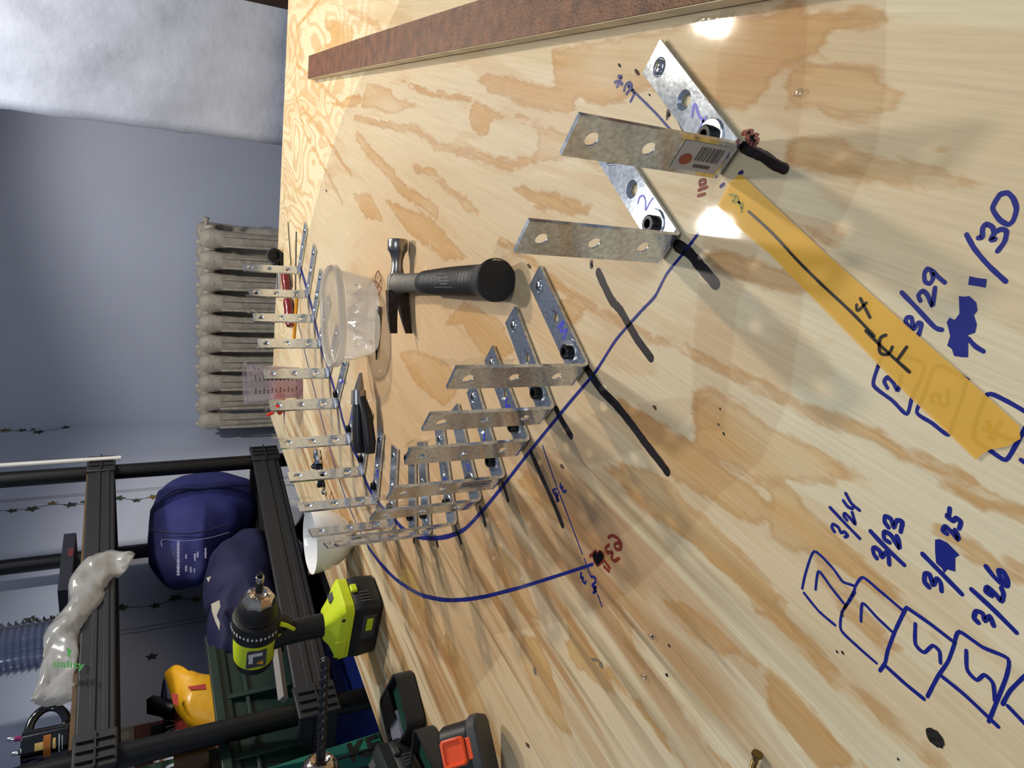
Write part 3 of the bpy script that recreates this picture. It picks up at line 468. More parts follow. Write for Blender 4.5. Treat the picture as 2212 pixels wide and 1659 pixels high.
for nme,colr,hw,lines,lab in INK:
    mb=MB()
    for k,ln in enumerate(lines):
        if ln[0]=='fill':
            q=[PX(x,y,.00016) for x,y in ln[1]]; bm=bmesh.new(); f=bm.faces.new([bm.verts.new(v) for v in q]); bmesh.ops.triangulate(bm,faces=[f]); bm.verts.index_update(); mb.add([v.co.copy() for v in bm.verts],[tuple(v.index for v in f.verts) for f in bm.faces]); bm.free(); continue
        mx,my=ln[len(ln)//2]; z=.00012+.00003*(k%3)
        sp=[PX(x,y,z) for x,y in ln]
        wd=[pxw(x,y,hw) for x,y in ln]
        if len(ln)>=3:
            ws=[]
            for i in range(len(ln)-1): ws+= [wd[i]+(wd[i+1]-wd[i])*j/5 for j in range(5)]
            ws.append(wd[-1])
        else: ws=wd
        p=spline(sp,5,.7); LL=[];RR=[]
        for i,qv in enumerate(p):
            t=(p[min(i+1,len(p)-1)]-p[max(i-1,0)]); t=t.normalized() if t.length>1e-9 else Vector((1,0,0)); s=ZV.cross(t); wv=ws[i]*(1+.15*noise.noise(qv*260))
            LL.append(qv+s*wv); RR.append(qv-s*wv)
        t0=(p[1]-p[0]).normalized(); t1=(p[-1]-p[-2]).normalized()
        def capp(c,t,r,sd):
            s=ZV.cross(t); return [c+s*(r*math.cos(a))*1+t*(sd*r*math.sin(a)) for a in [math.pi*i/5 for i in range(6)]]
        for i in range(len(p)-1): mb.add([LL[i],LL[i+1],RR[i+1],RR[i]],[(0,1,2,3)])
        mb.add(capp(p[0],t0,ws[0]*.98,-1),[tuple(range(6))]); mb.add(capp(p[-1],t1,ws[-1]*.98,1),[tuple(range(6))])
    mb.build(nme,INKM[colr],table,smooth=0,label=lab)
# knot hole, screw holes and pits in the plywood
M_knot=mat('dark_knot',(22,16,12),.8,bump=.8,bscale=200)
def spot(px,py,rx,ry,mt,nme,jag=.25):
    mb=MB(); c=PX(px,py,.0003); pts_=[]
    for k in range(18):
        th=2*math.pi*k/18; r=1+jag*noise.noise(Vector((math.cos(th)*2,math.sin(th)*2,px)))
        pts_.append(PX(px+rx*r*math.cos(th)+rx*.35*r*math.sin(th),py+ry*r*math.sin(th)+ry*.35*r*math.cos(th),.0003))
    mb.add([PX(px,py,.0003)]+pts_,[(0,1+k,1+(k+1)%18) for k in range(18)]); mb.build(nme,mt,table,smooth=0)
spot(2020,1594,19,21,M_knot,'knot_hole')
M_pit=mat('pit_mark',(84,62,44),.8)
for x,y,r in ((1338,141,3),(1376,156,5),(1403,205,2),(1555,883,2),(1552,917,2),(1563,937,2.5),(1414,880,4),(1408,1375,3),(1214,1008,4),(1278,573,3),(1143,575,4),(1140,1610,4),(1440,1458,3),(1820,1410,3),(1819,1328,3),(1808,1408,2.5),(1940,1640,2.5),(1445,1395,2.5),(705,412,1.6)):
    spot(x,y,r,r*1.4,M_knot if r<4 else M_pit,'pit_mark',.5)
for x,y,ex,ey in ((1285,1425,9,4),(1298,1436,4,8),(1155,1450,3,9)): spot(x,y,ex,ey,mat('grey_stain',(120,106,90),.8),'stain_mark',.5)
# ------------------------------------------------------------------ clear film and tapes on the table
M_film=clearmat('clear_packing_film',(.966,.947,.932),.05,.55,bump=.06,bscale=16)
def flat(poly,z,th=.00012):
    bm=bmesh.new(); vs=[bm.verts.new(PX(x,y,z)) for x,y in poly]; f=bm.faces.new(vs); bmesh.ops.triangulate(bm,faces=[f]); 
    mb=MB(); bm.verts.index_update(); mb.add([v.co.copy() for v in bm.verts],[tuple(v.index for v in f.verts) for f in bm.faces]); bm.free(); return mb
FILM=[(880,-60),(860,10),(782,165),(740,250),(692,400),(662,520),(648,640),(650,753),(654,794),(671,861),(688,930),(712,1010),(745,1098),(790,1195),(840,1295),(902,1371),(930,1401),(973,1444),(1003,1518),(1052,1455),(1084,1412),(1065,1371),(1179,1350),(1301,1312),(1366,1274),(1440,1205),(1560,1060),(1640,1000),(1705,860),(1735,640),(1890,330),(1912,200),(1915,-60)]
film=flat(FILM,.0007).build('clear_plastic_film',M_film,smooth=0); tag(film,'large sheet of clear packing film stuck flat over the plywood','plastic film')
strips=[]
for k,(poly,lab) in enumerate((([(1560,-60),(1745,-60),(1742,120),(1720,330),(1592,655),(1575,810),(1562,930),(1490,930),(1500,700),(1540,300)],'clear tape strip crossing the plywood at the first bracket'),
   ([(1180,960),(1405,1075),(1390,1120),(1335,1160),(1300,1240),(1170,1110),(1120,1010)],'clear tape strip with a folded corner by the red writing'),
   ([(1040,1075),(1110,1065),(1160,1075),(1175,1090),(1150,1112),(1060,1125),(985,1150),(960,1165)],'clear tape tail outside the curved row of brackets'),
   ([(1540,855),(1440,860),(1290,890),(1200,930),(1130,960),(1250,1010),(1420,960)],'clear tape strip laid across the long black marker stroke'))):
    o=flat(poly,.0010+.0002*k).build('clear_tape_strip',M_film,smooth=0); tag(o,lab,'tape','clear tape strips on the plywood')
M_glare=clearmat('crinkled_clear_film',(.97,.96,.95),.06,2.6,bump=.9,bscale=55)
for nme,poly,lab in (('clear_tape_wrinkle',[(1488,60),(1500,38),(1540,30),(1592,22),(1588,40),(1560,48),(1520,62),(1502,80),(1510,58)],'wrinkled shiny bit of clear tape beside the brown board'),):
    # a raised, rippled scrap of film
    mb=MB(); q=[PX(x,y,.0022) for x,y in poly]; c=sum(q,Vector())/len(q); n=len(q)
    rings=[[c+(p-c)*k+ZV*(.0015*noise.noise(p*60*k)+.001*(1-k)) for p in q] for k in (1,.8,.6,.4,.2,.03)]
    mb.loft(rings,False); o=mb.build(nme,M_glare,smooth=60); tag(o,lab,'tape')
M_mask=mat('yellow_masking_tape',(236,178,48),.55,var=.06,vscale=20,alpha=.74)
tp=thing('masking_tape_strip',PX(1850,700),'long yellow masking tape strip with a black line and a 4','tape')
flat(TAPE,.0014).build('tape_strip',M_mask,tp,smooth=0)
def inkline(lines,m,z,parent,nme,lab=None):
    mb=MB()
    for ln,hw in lines: stroke(mb,[PX(x,y,z) for x,y in ln],pxw(*ln[len(ln)//2],hw))
    return mb.build(nme,m,parent,smooth=0,label=lab)
inkline(TAPEINK,INKM['black'],.0017,tp,'tape_writing','black pen line, CL mark and the digit 4')
inkline(TAPEFAINT,mat('faint_pen_ink',(150,140,70),.6),.0016,tp,'tape_writing','faint digits 37')
for k,(x,y) in enumerate(((1407,1375),(1391,1462),(1725,200))):
    mb=MB(); c=PX(x,y,.002); mb.sphere(c,.0025,5,(1,1.6,.5)); o=mb.build('plastic_crumb',M_glare); tag(o,['crumpled crumb of clear tape on the streaky bare wood','small clear crumb just left of the other crumb on bare wood','clear crumb near the first bracket and brown board'][k],'tape scrap')
# ------------------------------------------------------------------ brown board
M_brown=mat('brown_board_face',(112,70,40),.36,bump=.5,bscale=400,var=.38,vscale=55,stretch=(1,1,1)); M_bedge=mat('pale_board_edge',(206,190,156),.7,var=.15,vscale=30)
bt=.013
A=PX(672,172,bt-.004); B=PX(674,124,bt-.004); D=PX(1240,66,bt); d=(D-A); d.z=0; d.normalize(); wv=(B-A); wv.z=0; sdv=Vector((-d.y,d.x,0)); wid=.047
if sdv.dot(wv)<0: sdv=-sdv
board=thing('brown_board',Vector((A.x,A.y,TZ)),'narrow brown faced board with pale edge lying along the right side','board')
nseg=14; Ln=1.75; tops=[];bots=[]
def bz(s): return .0015+.006*math.sin(min(1,s/1.0)*math.pi*.8)
mb=MB(); mf=MB(); rr=[];rf=[]
for i in range(nseg+1):
    s=Ln*i/nseg; p=A+d*s; z0=TZ+bz(s); z1=z0+.0135
    q0=Vector((p.x,p.y,0)); q1=q0+sdv*wid
    rr.append([q0+ZV*z0,q1+ZV*z0,q1+ZV*z1,q0+ZV*z1]); rf.append([q0+sdv*.0005+ZV*(z1+.0002),q1-sdv*.0005+ZV*(z1+.0002),q1-sdv*.0008+ZV*(z1+.0011),q0+sdv*.0008+ZV*(z1+.0011)])
mb.loft(rr); mb.build('board_core',M_bedge,board,smooth=20); mf.loft(rf); mf.build('brown_veneer',M_brown,board,smooth=20,label='brown veneer face')
# ================================================================== CORNER BRACKETS
def zinc_material(nm,dark):
    m=bpy.data.materials.new(nm); m.use_nodes=True; nt=m.node_tree; N=nt.nodes; L=nt.links; b=N['Principled BSDF']
    tc=N.new('ShaderNodeTexCoord'); n=N.new('ShaderNodeTexNoise'); n.inputs['Scale'].default_value=260; n.inputs['Detail'].default_value=4; L.new(tc.outputs['Object'],n.inputs[0])
    n2=N.new('ShaderNodeTexNoise'); n2.inputs['Scale'].default_value=30; n2.inputs['Detail'].default_value=6; L.new(tc.outputs['Object'],n2.inputs[0])
    r=N.new('ShaderNodeValToRGB'); r.color_ramp.elements[0].position=.35; r.color_ramp.elements[1].position=.65
    r.color_ramp.elements[0].color=srgb((180,188,198))+(1,); r.color_ramp.elements[1].color=srgb((214,222,232))+(1,); L.new(n.outputs[0],r.inputs[0]); L.new(r.outputs[0],b.inputs['Base Color'])
    b.inputs['Metallic'].default_value=.88
    mr=N.new('ShaderNodeMapRange'); mr.inputs[1].default_value=.3; mr.inputs[2].default_value=.7; mr.inputs[3].default_value=.12; mr.inputs[4].default_value=.16; L.new(n2.outputs[0],mr.inputs[0]); L.new(mr.outputs[0],b.inputs['Roughness'])
    bp=N.new('ShaderNodeBump'); bp.inputs['Strength'].default_value=.05; bp.inputs['Distance'].default_value=.001; L.new(n.outputs[0],bp.inputs['Height']); L.new(bp.outputs[0],b.inputs['Normal'])
    return m
M_zinc=zinc_material('zinc_plate',0); M_bolt=mat('black_oxide_steel',(24,24,26),.35,metal=.7); M_wash=mat('washer_steel',(190,192,196),.25,metal=1); M_screw=mat('zinc_screw',(200,204,210),.18,metal=1)
BL,BW,BT,BR=.130,.0275,.0034,.0075
def holed_plate(mb,u0,u1,holes,fn,r1=.0046,r2=.0074):
    hw=BW/2; cell=.0125; cuts=[u0]
    def quadbox(a,b):
        for d,fl in ((0,1),(BT,0)):
            mb.add([fn(a,-hw,d),fn(b,-hw,d),fn(b,hw,d),fn(a,hw,d)],[(0,1,2,3)])
        for v in (-hw,hw): mb.add([fn(a,v,0),fn(b,v,0),fn(b,v,BT),fn(a,v,BT)],[(0,1,2,3)])
    x=u0
    for c in holes:
        quadbox(x,c-cell); x=c+cell
        ang=sorted(set([2*math.pi*k/24 for k in range(24)]+[math.atan2(sy*hw,sx*cell)%(2*math.pi) for sx in(-1,1) for sy in(-1,1)]))
        n=len(ang); ro=[];ri0=[];ri1=[];ri2=[]
        for a in ang:
            ca,sa=math.cos(a),math.sin(a); k=min(cell/abs(ca) if abs(ca)>1e-9 else 9,hw/abs(sa) if abs(sa)>1e-9 else 9)
            ro.append((c+ca*k,sa*k)); ri0.append((c+ca*r1,sa*r1)); ri2.append((c+ca*r2,sa*r2))
        rings=[[fn(u,v,0) for u,v in ro],[fn(u,v,0) for u,v in ri0],[fn(u,v,BT*.35) for u,v in ri0],[fn(u,v,BT) for u,v in ri2],[fn(u,v,BT) for u,v in ro]]
        mb.loft(rings,False)
        for v in (-hw,hw): mb.add([fn(c-cell,v,0),fn(c+cell,v,0),fn(c+cell,v,BT),fn(c-cell,v,BT)],[(0,1,2,3)])
    quadbox(x,u1); mb.add([fn(u1,-hw,0),fn(u1,hw,0),fn(u1,hw,BT),fn(u1,-hw,BT)],[(0,1,2,3)])
HOLES=(.029,.072,.115)
def bracket_mesh():
    mb=MB(); holed_plate(mb,BR,BL,HOLES,lambda u,v,d:Vector((u,v,d))); holed_plate(mb,BR,BL,HOLES,lambda u,v,d:Vector((d,v,u)))
    n=7; rings=[]
    for i in range(n+1):
        a=math.pi/2*i/n; o=Vector((BR-BR*math.sin(a),0,BR-BR*math.cos(a))); q=Vector((BR-(BR-BT)*math.sin(a),0,BR-(BR-BT)*math.cos(a)))
        y=Vector((0,BW/2,0)); rings.append([o-y,o+y,q+y,q-y])
    mb.loft(rings,False); return mb
def hexbolt(mb,o,z=0):
    "socket head cap screw with a hex recess"
    o=Vector(o); r=.0070; h=.0054
    prof=[(r,0),(r,h-.0008),(r-.0008,h)]; 
    rings=[[o+Vector((p[0]*math.cos(2*math.pi*k/18),p[0]*math.sin(2*math.pi*k/18),p[1])) for k in range(18)] for p in prof]
    hx=[[o+Vector((.0038*math.cos(2*math.pi*(k//3*3+ (k%3)*1.0)/18)*(1 if k%3==0 else .92),.0038*math.sin(2*math.pi*(k//3*3+(k%3)*1.0)/18)*(1 if k%3==0 else .92),hh)) for k in range(18)] for hh in (h,h-.0035)]
    mb.loft(rings+hx,True); return mb
def washer(mb,o,r=.0120,h=.0016,ri=.0042):
    o=Vector(o); pr=[(ri,0),(r,0),(r,h*.6),(r-.0007,h),(ri,h),(ri,0)]
    mb.loft([[o+Vector((p[0]*math.cos(2*math.pi*k/24),p[0]*math.sin(2*math.pi*k/24),p[1])) for k in range(24)] for p in pr],False); return mb
def screwhead(mb,o,r=.0062):
    o=Vector(o); pr=[(r,-.0006),(r*.97,.0002),(r*.8,.0013),(r*.5,.002),(.0012,.0022)]
    mb.loft([[o+Vector((p[0]*math.cos(2*math.pi*k/20),p[0]*math.sin(2*math.pi*k/20),p[1])) for k in range(20)] for p in pr],True); return mb
def crossmark(mb,o):
    o=Vector(o)
    for a in (0.4,0.4+math.pi/2):
        d=Vector((math.cos(a),math.sin(a),0)); mb.box(o,(.0056,.0012,.0012),(d,Vector((-d.y,d.x,0)),ZV))
    return mb
M_scrap=clearmat('clear_tape_scrap',(.95,.94,.92),.05,2.4,bump=.6,bscale=80)
br0=thing('corner_bracket',(0,0,0),'x','bracket'); parts=[]
parts.append(bracket_mesh().build('bracket_plate',M_zinc,br0,smooth=30,world=False))
parts.append(washer(MB(),(HOLES[0],0,BT)).build('washer',M_wash,br0,world=False))
parts.append(hexbolt(MB(),(HOLES[0],0,BT+.0016)).build('bolt',M_bolt,br0,world=False,label='black socket head bolt'))
parts.append(screwhead(MB(),(HOLES[2],0,BT)).build('screw',M_screw,br0,world=False))
parts.append(crossmark(MB(),(HOLES[2],0,BT+.0019)).build('screw_recess',M_bolt,br0,world=False))
def scrap(seed,kind):
    "crumpled loop of clear tape clinging to the top of an upright leg"
    rnd=random.Random(seed); mb=MB(); n=9; mm=6; z0=BL-.006-.05*rnd.random()*kind; z1=BL+.004+.010*rnd.random(); ext=.004+.012*rnd.random()*kind
    vs=[];fs=[]
    for i in range(n+1):
        for j in range(mm+1):
            z=z0+(z1-z0)*i/n; y=BW/2-.004+(ext+.004)*j/mm
            x=BT+.0006+.004*noise.noise(Vector((z*120,y*120,seed)))*(.3+j/mm)+.0015
            vs.append(Vector((x,y*(1 if seed%2 else -1),z+.003*noise.noise(Vector((y*200,seed,i*.7))))))
    for i in range(n):
        for j in range(mm): k=i*(mm+1)+j; fs.append((k,k+1,k+mm+2,k+mm+1))
    mb.add(vs,fs); return mb
# place on the table of each outer corner (middle of the width) and the heading of its lying leg
BRK=[(.1445,.350,37),(.0970,.412,38.2),(.0055,.537,38),(-.0330,.598,34.5),(-.0675,.648,37.3),(-.1105,.707,33),(-.1435,.771,28),(-.181,.848,16.4),(-.208,.940,6),(-.220,1.0,-3),(-.220,1.10,-13),(-.194,1.187,-21),(-.152,1.264,-29),(-.099,1.345,-38),(-.031,1.440,-46),(.032,1.500,-48),(.098,1.565,-46),(.158,1.622,-45),(.219,1.675,-43),(.288,1.760,-45)]
LAB=['corner bracket marked 1 with a barcode sticker, nearest the camera','corner bracket marked 2 with a glaring lying leg','corner bracket marked 3, third from the camera','fourth corner bracket from the camera, just behind the one marked 3','fifth corner bracket from the camera on the near row','corner bracket marked 6 with a narrow barcode label','seventh corner bracket, behind the one with the narrow barcode label','eighth corner bracket, third before the bend of the horseshoe','ninth corner bracket, its upright overlapping the next at the bend','tenth corner bracket at the bend, with an extra bolt standing at its tip','first corner bracket of the far row, in front of the white bowl','second corner bracket of the far row, marked 2 with crinkled tape','third corner bracket of the far row, under the black handled pliers','fourth corner bracket of the far row, beside the pliers handle','fifth corner bracket of the far row, left of the measuring cup','sixth corner bracket of the far row, in front of the measuring cup','seventh corner bracket of the far row, touching the plastic tub','eighth corner bracket of the far row, behind the plastic tub','second to last corner bracket of the far row','last corner bracket of the far row, beside the black socket']
roots=[]
for i,(bx_,by_,dg) in enumerate(BRK):
    p=Vector((bx_,by_,TZ)); an=math.radians(dg)
    if i==0: r=br0; ch=parts
    else:
        r=br0.copy(); COL.objects.link(r); ch=[]
        for c in parts:
            if i>=15 and c.name.split('.')[0] in ('bolt','washer'): continue
            k=c.copy(); COL.objects.link(k); k.parent=r; ch.append(k)
    r.location=(p.x,p.y,TZ+.0012); r.rotation_euler=(0,0,an); tag(r,LAB[i],'bracket','corner brackets standing in a horseshoe'); roots.append((r,p,an))
    if i not in (0,3): scrap(i,1 if i in (1,2,4,5,6,7,8,9,11) else .5).build('clear_tape_scrap',M_scrap,r,smooth=50,world=False)
    if i==9:
        washer(MB(),(HOLES[2],0,BT+.0022)).build('washer',M_wash,r,world=False); hexbolt(MB(),(HOLES[2],0,BT+.0038)).build('bolt',M_bolt,r,world=False)
def onbr(i,lines,hw,m,nme,lab=None,z=BT+.0014):
    r,p,an=roots[i]; inv=(Matrix.Translation(Vector((p.x,p.y,TZ+.0012)))@Matrix.Rotation(an,4,'Z')).inverted(); mb=MB()
    for ln in lines: stroke(mb,[inv@PX(x,y,z) for x,y in ln],pxw(*ln[0],hw))
    mb.build(nme,m,r,smooth=0,label=lab,world=False)
M_pen=mat('bright_blue_pen',(48,52,190),.4)
def cvt(o,s,pts): return [(o[0]+x/s,o[1]+y/s) for x,y in pts]
onbr(0,[cvt((1180,0),3.687,[(1160,930),(1180,825),(1215,920),(1250,965),(1225,1015)]),cvt((1180,0),3.687,[(1245,970),(1275,930)])],2.4,M_pen,'pen_digit','blue pen digit 1')
onbr(1,[cvt((1080,360),3.77,[(1120,300),(1140,245),(1170,240),(1185,290),(1185,355),(1215,300),(1245,255)])],1.6,M_pen,'pen_digit','blue pen digit 2')
onbr(2,[cvt((1080,360),3.77,[(472,1315),(518,1258),(492,1345),(540,1325),(535,1360),(515,1400)])],1.9,M_pen,'pen_digit','blue pen digit 3')
onbr(4,[cvt((860,560),3.456,[(812,1040),(803,1100),(832,1092),(828,1128)])],1.6,M_pen,'pen_digit')
onbr(5,[cvt((860,560),3.456,[(645,1300),(640,1370),(665,1378),(660,1405),(642,1398)])],1.7,M_pen,'pen_digit','blue pen digit 6')
onbr(6,[cvt((860,900),5.925,[(875,620),(900,640),(893,700)])],1.2,M_pen,'pen_digit')
onbr(7,[cvt((860,900),5.925,[(590,790),(582,840),(615,850),(605,800),(590,790)])],1.0,M_pen,'pen_digit')
onbr(11,[cvt((640,880),4.61,[(800,640),(815,622),(803,682),(820,692)])],1.1,M_pen,'pen_digit')
onbr(13,[cvt((560,740),7.373,[(1475,1210),(1490,1150),(1495,1190),(1505,1160)])],1.0,M_pen,'pen_digit')
onbr(14,[cvt((560,740),7.373,[(1290,660),(1320,590),(1330,640),(1345,600)])],1.0,M_pen,'pen_digit')
# barcode stickers on the outer faces (flat print on small paper labels)
M_lab=mat('sticker_paper',(176,170,166),.6); M_bar=mat('barcode_ink',(58,54,48),.6); M_rl=mat('sticker_logo',(150,74,58),.6); M_yel=mat('yellow_sheen_sticker',(206,170,60),.5)
def sticker(r,z0,z1,y0,y1,logo,flip=1):
    x=-.0004; mb=MB(); mb.add([Vector((x,y0,z0)),Vector((x,y1,z0)),Vector((x,y1,z1)),Vector((x,y0,z1))],[(0,1,2,3)]); s=mb.build('barcode_sticker',M_lab,r,smooth=0,world=False,label='grey paper barcode sticker')
    rnd=random.Random(3); b=MB(); z=z0+.004; ze=z0+(z1-z0)*(.62 if logo else .95)
    while z<ze:
        w_=rnd.choice((.0004,.0006,.0009)); b.add([Vector((x-.0003,y0+(y1-y0)*.12,z)),Vector((x-.0003,y0+(y1-y0)*(.62),z)),Vector((x-.0003,y0+(y1-y0)*.62,z+w_)),Vector((x-.0003,y0+(y1-y0)*.12,z+w_))],[(0,1,2,3)]); z+=w_+rnd.choice((.0008,.0013))
    for k in range(9):
        zz=z0+.008+k*.0016; b.add([Vector((x-.0003,y0+(y1-y0)*.74,zz)),Vector((x-.0003,y0+(y1-y0)*.86,zz)),Vector((x-.0003,y0+(y1-y0)*.86,zz+.001)),Vector((x-.0003,y0+(y1-y0)*.74,zz+.001))],[(0,1,2,3)])
    b.build('barcode_print',M_bar,s,smooth=0,world=False)
    if logo:
        b=MB(); c=Vector((x-.0003,y0+(y1-y0)*.62,z1-.008)); b.add([c+Vector((0,.0042*math.cos(a),.005*math.sin(a))) for a in [2*math.pi*k/12 for k in range(12)]],[tuple(range(12))]); b.build('logo_print',M_rl,s,smooth=0,world=False)
sticker(roots[0][0],.010,.049,-.0105,.0105,True); sticker(roots[5][0],.016,.052,-.010,.004,False)
# ================================================================== HAMMER
M_hsteel=mat('worn_hammer_steel',(150,146,140),.28,metal=1,var=.2,vscale=70); M_hshaft=mat('grey_painted_shaft',(112,108,100),.5,metal=.6,bump=.15,bscale=300,var=.1,vscale=60); M_hdark=mat('dark_forged_steel',(62,52,46),.42,metal=.8,bump=.5,bscale=180,var=.35,vscale=80); M_rub=mat('black_rubber',(26,26,28),.5,bump=.15,bscale=500)
hc=PX(858,612,.0185); hb=PX(1073,605,.022); ha=hb-hc; HL=ha.length; ha.normalize(); hp=Vector((-ha.y,ha.x,0)).normalized()
if hp.x<0: hp=-hp
hz=ha.cross(hp); hz=hz if hz.z>0 else -hz
ham=thing('claw_hammer',Vector((hc.x,hc.y,TZ)),'claw hammer with grey shaft and black rubber grip lying by the tub','hammer')
mb=MB(); r=.0145
mb.lathe(hc+hp*.012,hp,[(.0115,-.012),(.0118,-.004),(.0098,.004),(.0082,.012),(.0085,.022),(.0108,.030),(.0132,.034),(r,.036),(r,.050),(r-.0012,.0515),(r-.004,.052)],24); mb.build('hammer_face',M_hsteel,ham,smooth=40,label='polished round striking face')
mb=MB(); rings=[]
for k in range(9):
    s=-.0135+.027*k/8; rx=.0125*(1-.25*(abs(s)/.0135)**2); rz_=.0155*(1-.12*(abs(s)/.0135)**2)
    rings.append([hc+hp*s+ha*(rx*math.cos(a)+.001)+hz*(rz_*math.sin(a)) for a in [2*math.pi*j/16 for j in range(16)]])
mb.loft(rings); mb.build('hammer_cheek',M_hshaft,ham,smooth=50)
for sgn in (-1,1):
    mb=MB(); rings=[]
    for k in range(11):
        t=k/10; pos=-.010-.062*t; cv=.0035+.020*t*t; th=.0105*(1-t)**.8+.0022; split=max(0,(t-.22)/.78); gap=.0062*split**.9; wd=.0158
        z0=gap*sgn; z1=(gap+wd*(1-.30*split))*sgn
        c=hc+hp*pos+ha*cv
        rings.append([c+ha*(-th)+hz*z0,c+ha*(-th*.7)+hz*z1,c+ha*(th*.35)+hz*z1,c+ha*(th*.5)+hz*z0])
    mb.loft(rings); mb.build('claw_tine',M_hdark,ham,smooth=40,bevel=.0008)
gs=HL*.335
mb=MB(); rings=[]
for s,a_,b_ in ((.002,.020,.014),(.014,.0155,.0118),(.03,.0135,.0100),(gs*.75,.013,.0092),(gs+.02,.0128,.0092)):
    rings.append([hc+ha*s+hp*(a_*math.cos(t))+hz*(b_*math.sin(t)) for t in [2*math.pi*j/16 for j in range(16)]])
mb.loft(rings); mb.build('hammer_shaft',M_hshaft,ham,smooth=40)
mb=MB(); rings=[]; Lg=HL-gs; n=150
for k in range(n+1):
    t=k/n; s=gs+Lg*t; r=.0148+.0028*math.sin(min(1,t*1.6)*math.pi*.5)
    if t<.03: r=.0135+.0013*(t/.03)
    if t>.86: r+= .0062*((t-.86)/.14)**1.2
    if t>.985: r-=.0012
    gro=.0009 if (.10<t<.82 and (k//3)%2==0) else 0
    rings.append([hc+ha*s+hp*((r*1.02-(gro if abs(math.sin(a))>.25 or t<.45 else 0))*math.cos(a))+hz*((r*.98-(gro if t<.45 or t>.7 or abs(math.cos(a))>.6 else 0))*math.sin(a)) for a in [2*math.pi*j/28 for j in range(28)]])
mb.loft(rings); grip=mb.build('rubber_grip',M_rub,ham,smooth=35)
M_emb=mat('embossed_grey_print',(88,86,84),.6)
mb=MB(); o=hc+ha*(gs+Lg*.5)+hz*.0172
for k in (-.0075,.0075): mb.box(o+hp*k-hz*.0012,(Lg*.26,.0006,.0006),(ha,hp,hz))
for k,(a_,l_) in enumerate(((-.0035,.022),(.0,.030),(.0035,.026))): mb.box(o+hp*a_+ha*.004-hz*.0002,(l_,.0014,.0005),(ha,hp,hz))
mb.build('grip_lettering',M_emb,grip,smooth=0,world=False); grip.children[0].data.transform(Matrix.Translation(-ham.location))
# ================================================================== NAIL PUNCH
a=PX(818,662,.005); b=PX(813,777,.003); d=(b-a).normalized(); L_=(b-a).length
pn=thing('nail_punch',Vector((a.x,a.y,TZ)),'slim dark steel nail punch lying between hammer and tub','punch')
mb=MB(); mb.lathe(a,d,[(.0034,0),(.004,.001),(.004,L_*.19),(.0036,L_*.2)],14); mb.build('punch_head',mat('punch_steel',(128,126,122),.3,metal=1),pn)
mb=MB(); mb.lathe(a,d,[(.0042,L_*.2)]+[(.0042 if k%2 else .0046,L_*(.2+.025*k)) for k in range(1,17)]+[(.0036,L_*.62),(.0015,L_*.95),(.0011,L_)],14); mb.build('punch_body',mat('punch_dark',(58,56,54),.4,metal=.8),pn)
# ================================================================== PLASTIC TUB
M_tub=clearmat('frosted_plastic',(.92,.90,.87),.16,1.6,milky=.55,milk=(246,242,234),bump=.5,bscale=34)
zt=.072
c1=PX(717,566,zt); c2=PX(730,785,zt); u=(c2-c1); half=u.length/2; u.normalize(); vv=Vector((-u.y,u.x,0)); ctr=(c1+c2)/2
f1=PX(745,690,zt); f2=PX(690,660,zt); hv=abs((f1-f2).dot(vv))/2*.80; away=vv if vv.y>0 else -vv; ctr=ctr+away*.030; ctr.z=TZ
tub=thing('plastic_tub',Vector((ctr.x,ctr.y,TZ)),'frosted oval plastic food tub standing behind the hammer','tub')
base=Vector((ctr.x,ctr.y,TZ+.0015))
def oval(sc,z,inset=0,pw=2.6):
    out=[]
    for k in range(48):
        t=2*math.pi*k/48; c,s=math.cos(t),math.sin(t); q=(abs(c)**pw+abs(s)**pw)**(-1/pw); out.append(base+u*((half*sc-inset)*q*c)+vv*((hv*sc-inset)*q*s)+ZV*z)
    return out
mb=MB(); mb.loft([oval(.70,.0),oval(.76,.002),oval(.80,.010),oval(.86,.033),oval(.91,.057),oval(.915,.059),oval(.95,.0605),oval(.955,.069)],False)
mb.add(oval(.70,.0),[tuple(range(48))]); mb.build('tub_wall',M_tub,tub,smooth=50)
mb=MB(); mb.loft([oval(.955,.0605),oval(1.0,.0615),oval(1.0,.0705),oval(.985,.073),oval(.955,.0715),oval(.94,.065)],False); mb.build('tub_rim',clearmat('frosted_rim',(.86,.85,.83),.2,1.4,milky=.6,milk=(236,232,224)),tub,smooth=60)
mb=MB(); vs=[];fs=[]
for i in range(13):
    for j in range(13):
        a_,b_=(i/6-1)*.62,(j/6-1)*.62; q=base+u*(half*a_)+vv*(hv*b_)+ZV*(.022+.03*noise.noise(Vector((i*.9,j*.8,2)))+.02*noise.noise(Vector((i*.35,j*.4,7)))); vs.append(q)
for i in range(12):
    for j in range(12): k=i*13+j; fs.append((k,k+1,k+14,k+13))
mb.add(vs,fs); o=mb.build('sparkle_film',M_glare,smooth=20); tag(o,'crumpled clear film added inside the frosted tub for sparkle','plastic film')  # glossy sheet added inside the tub to give it sparkles
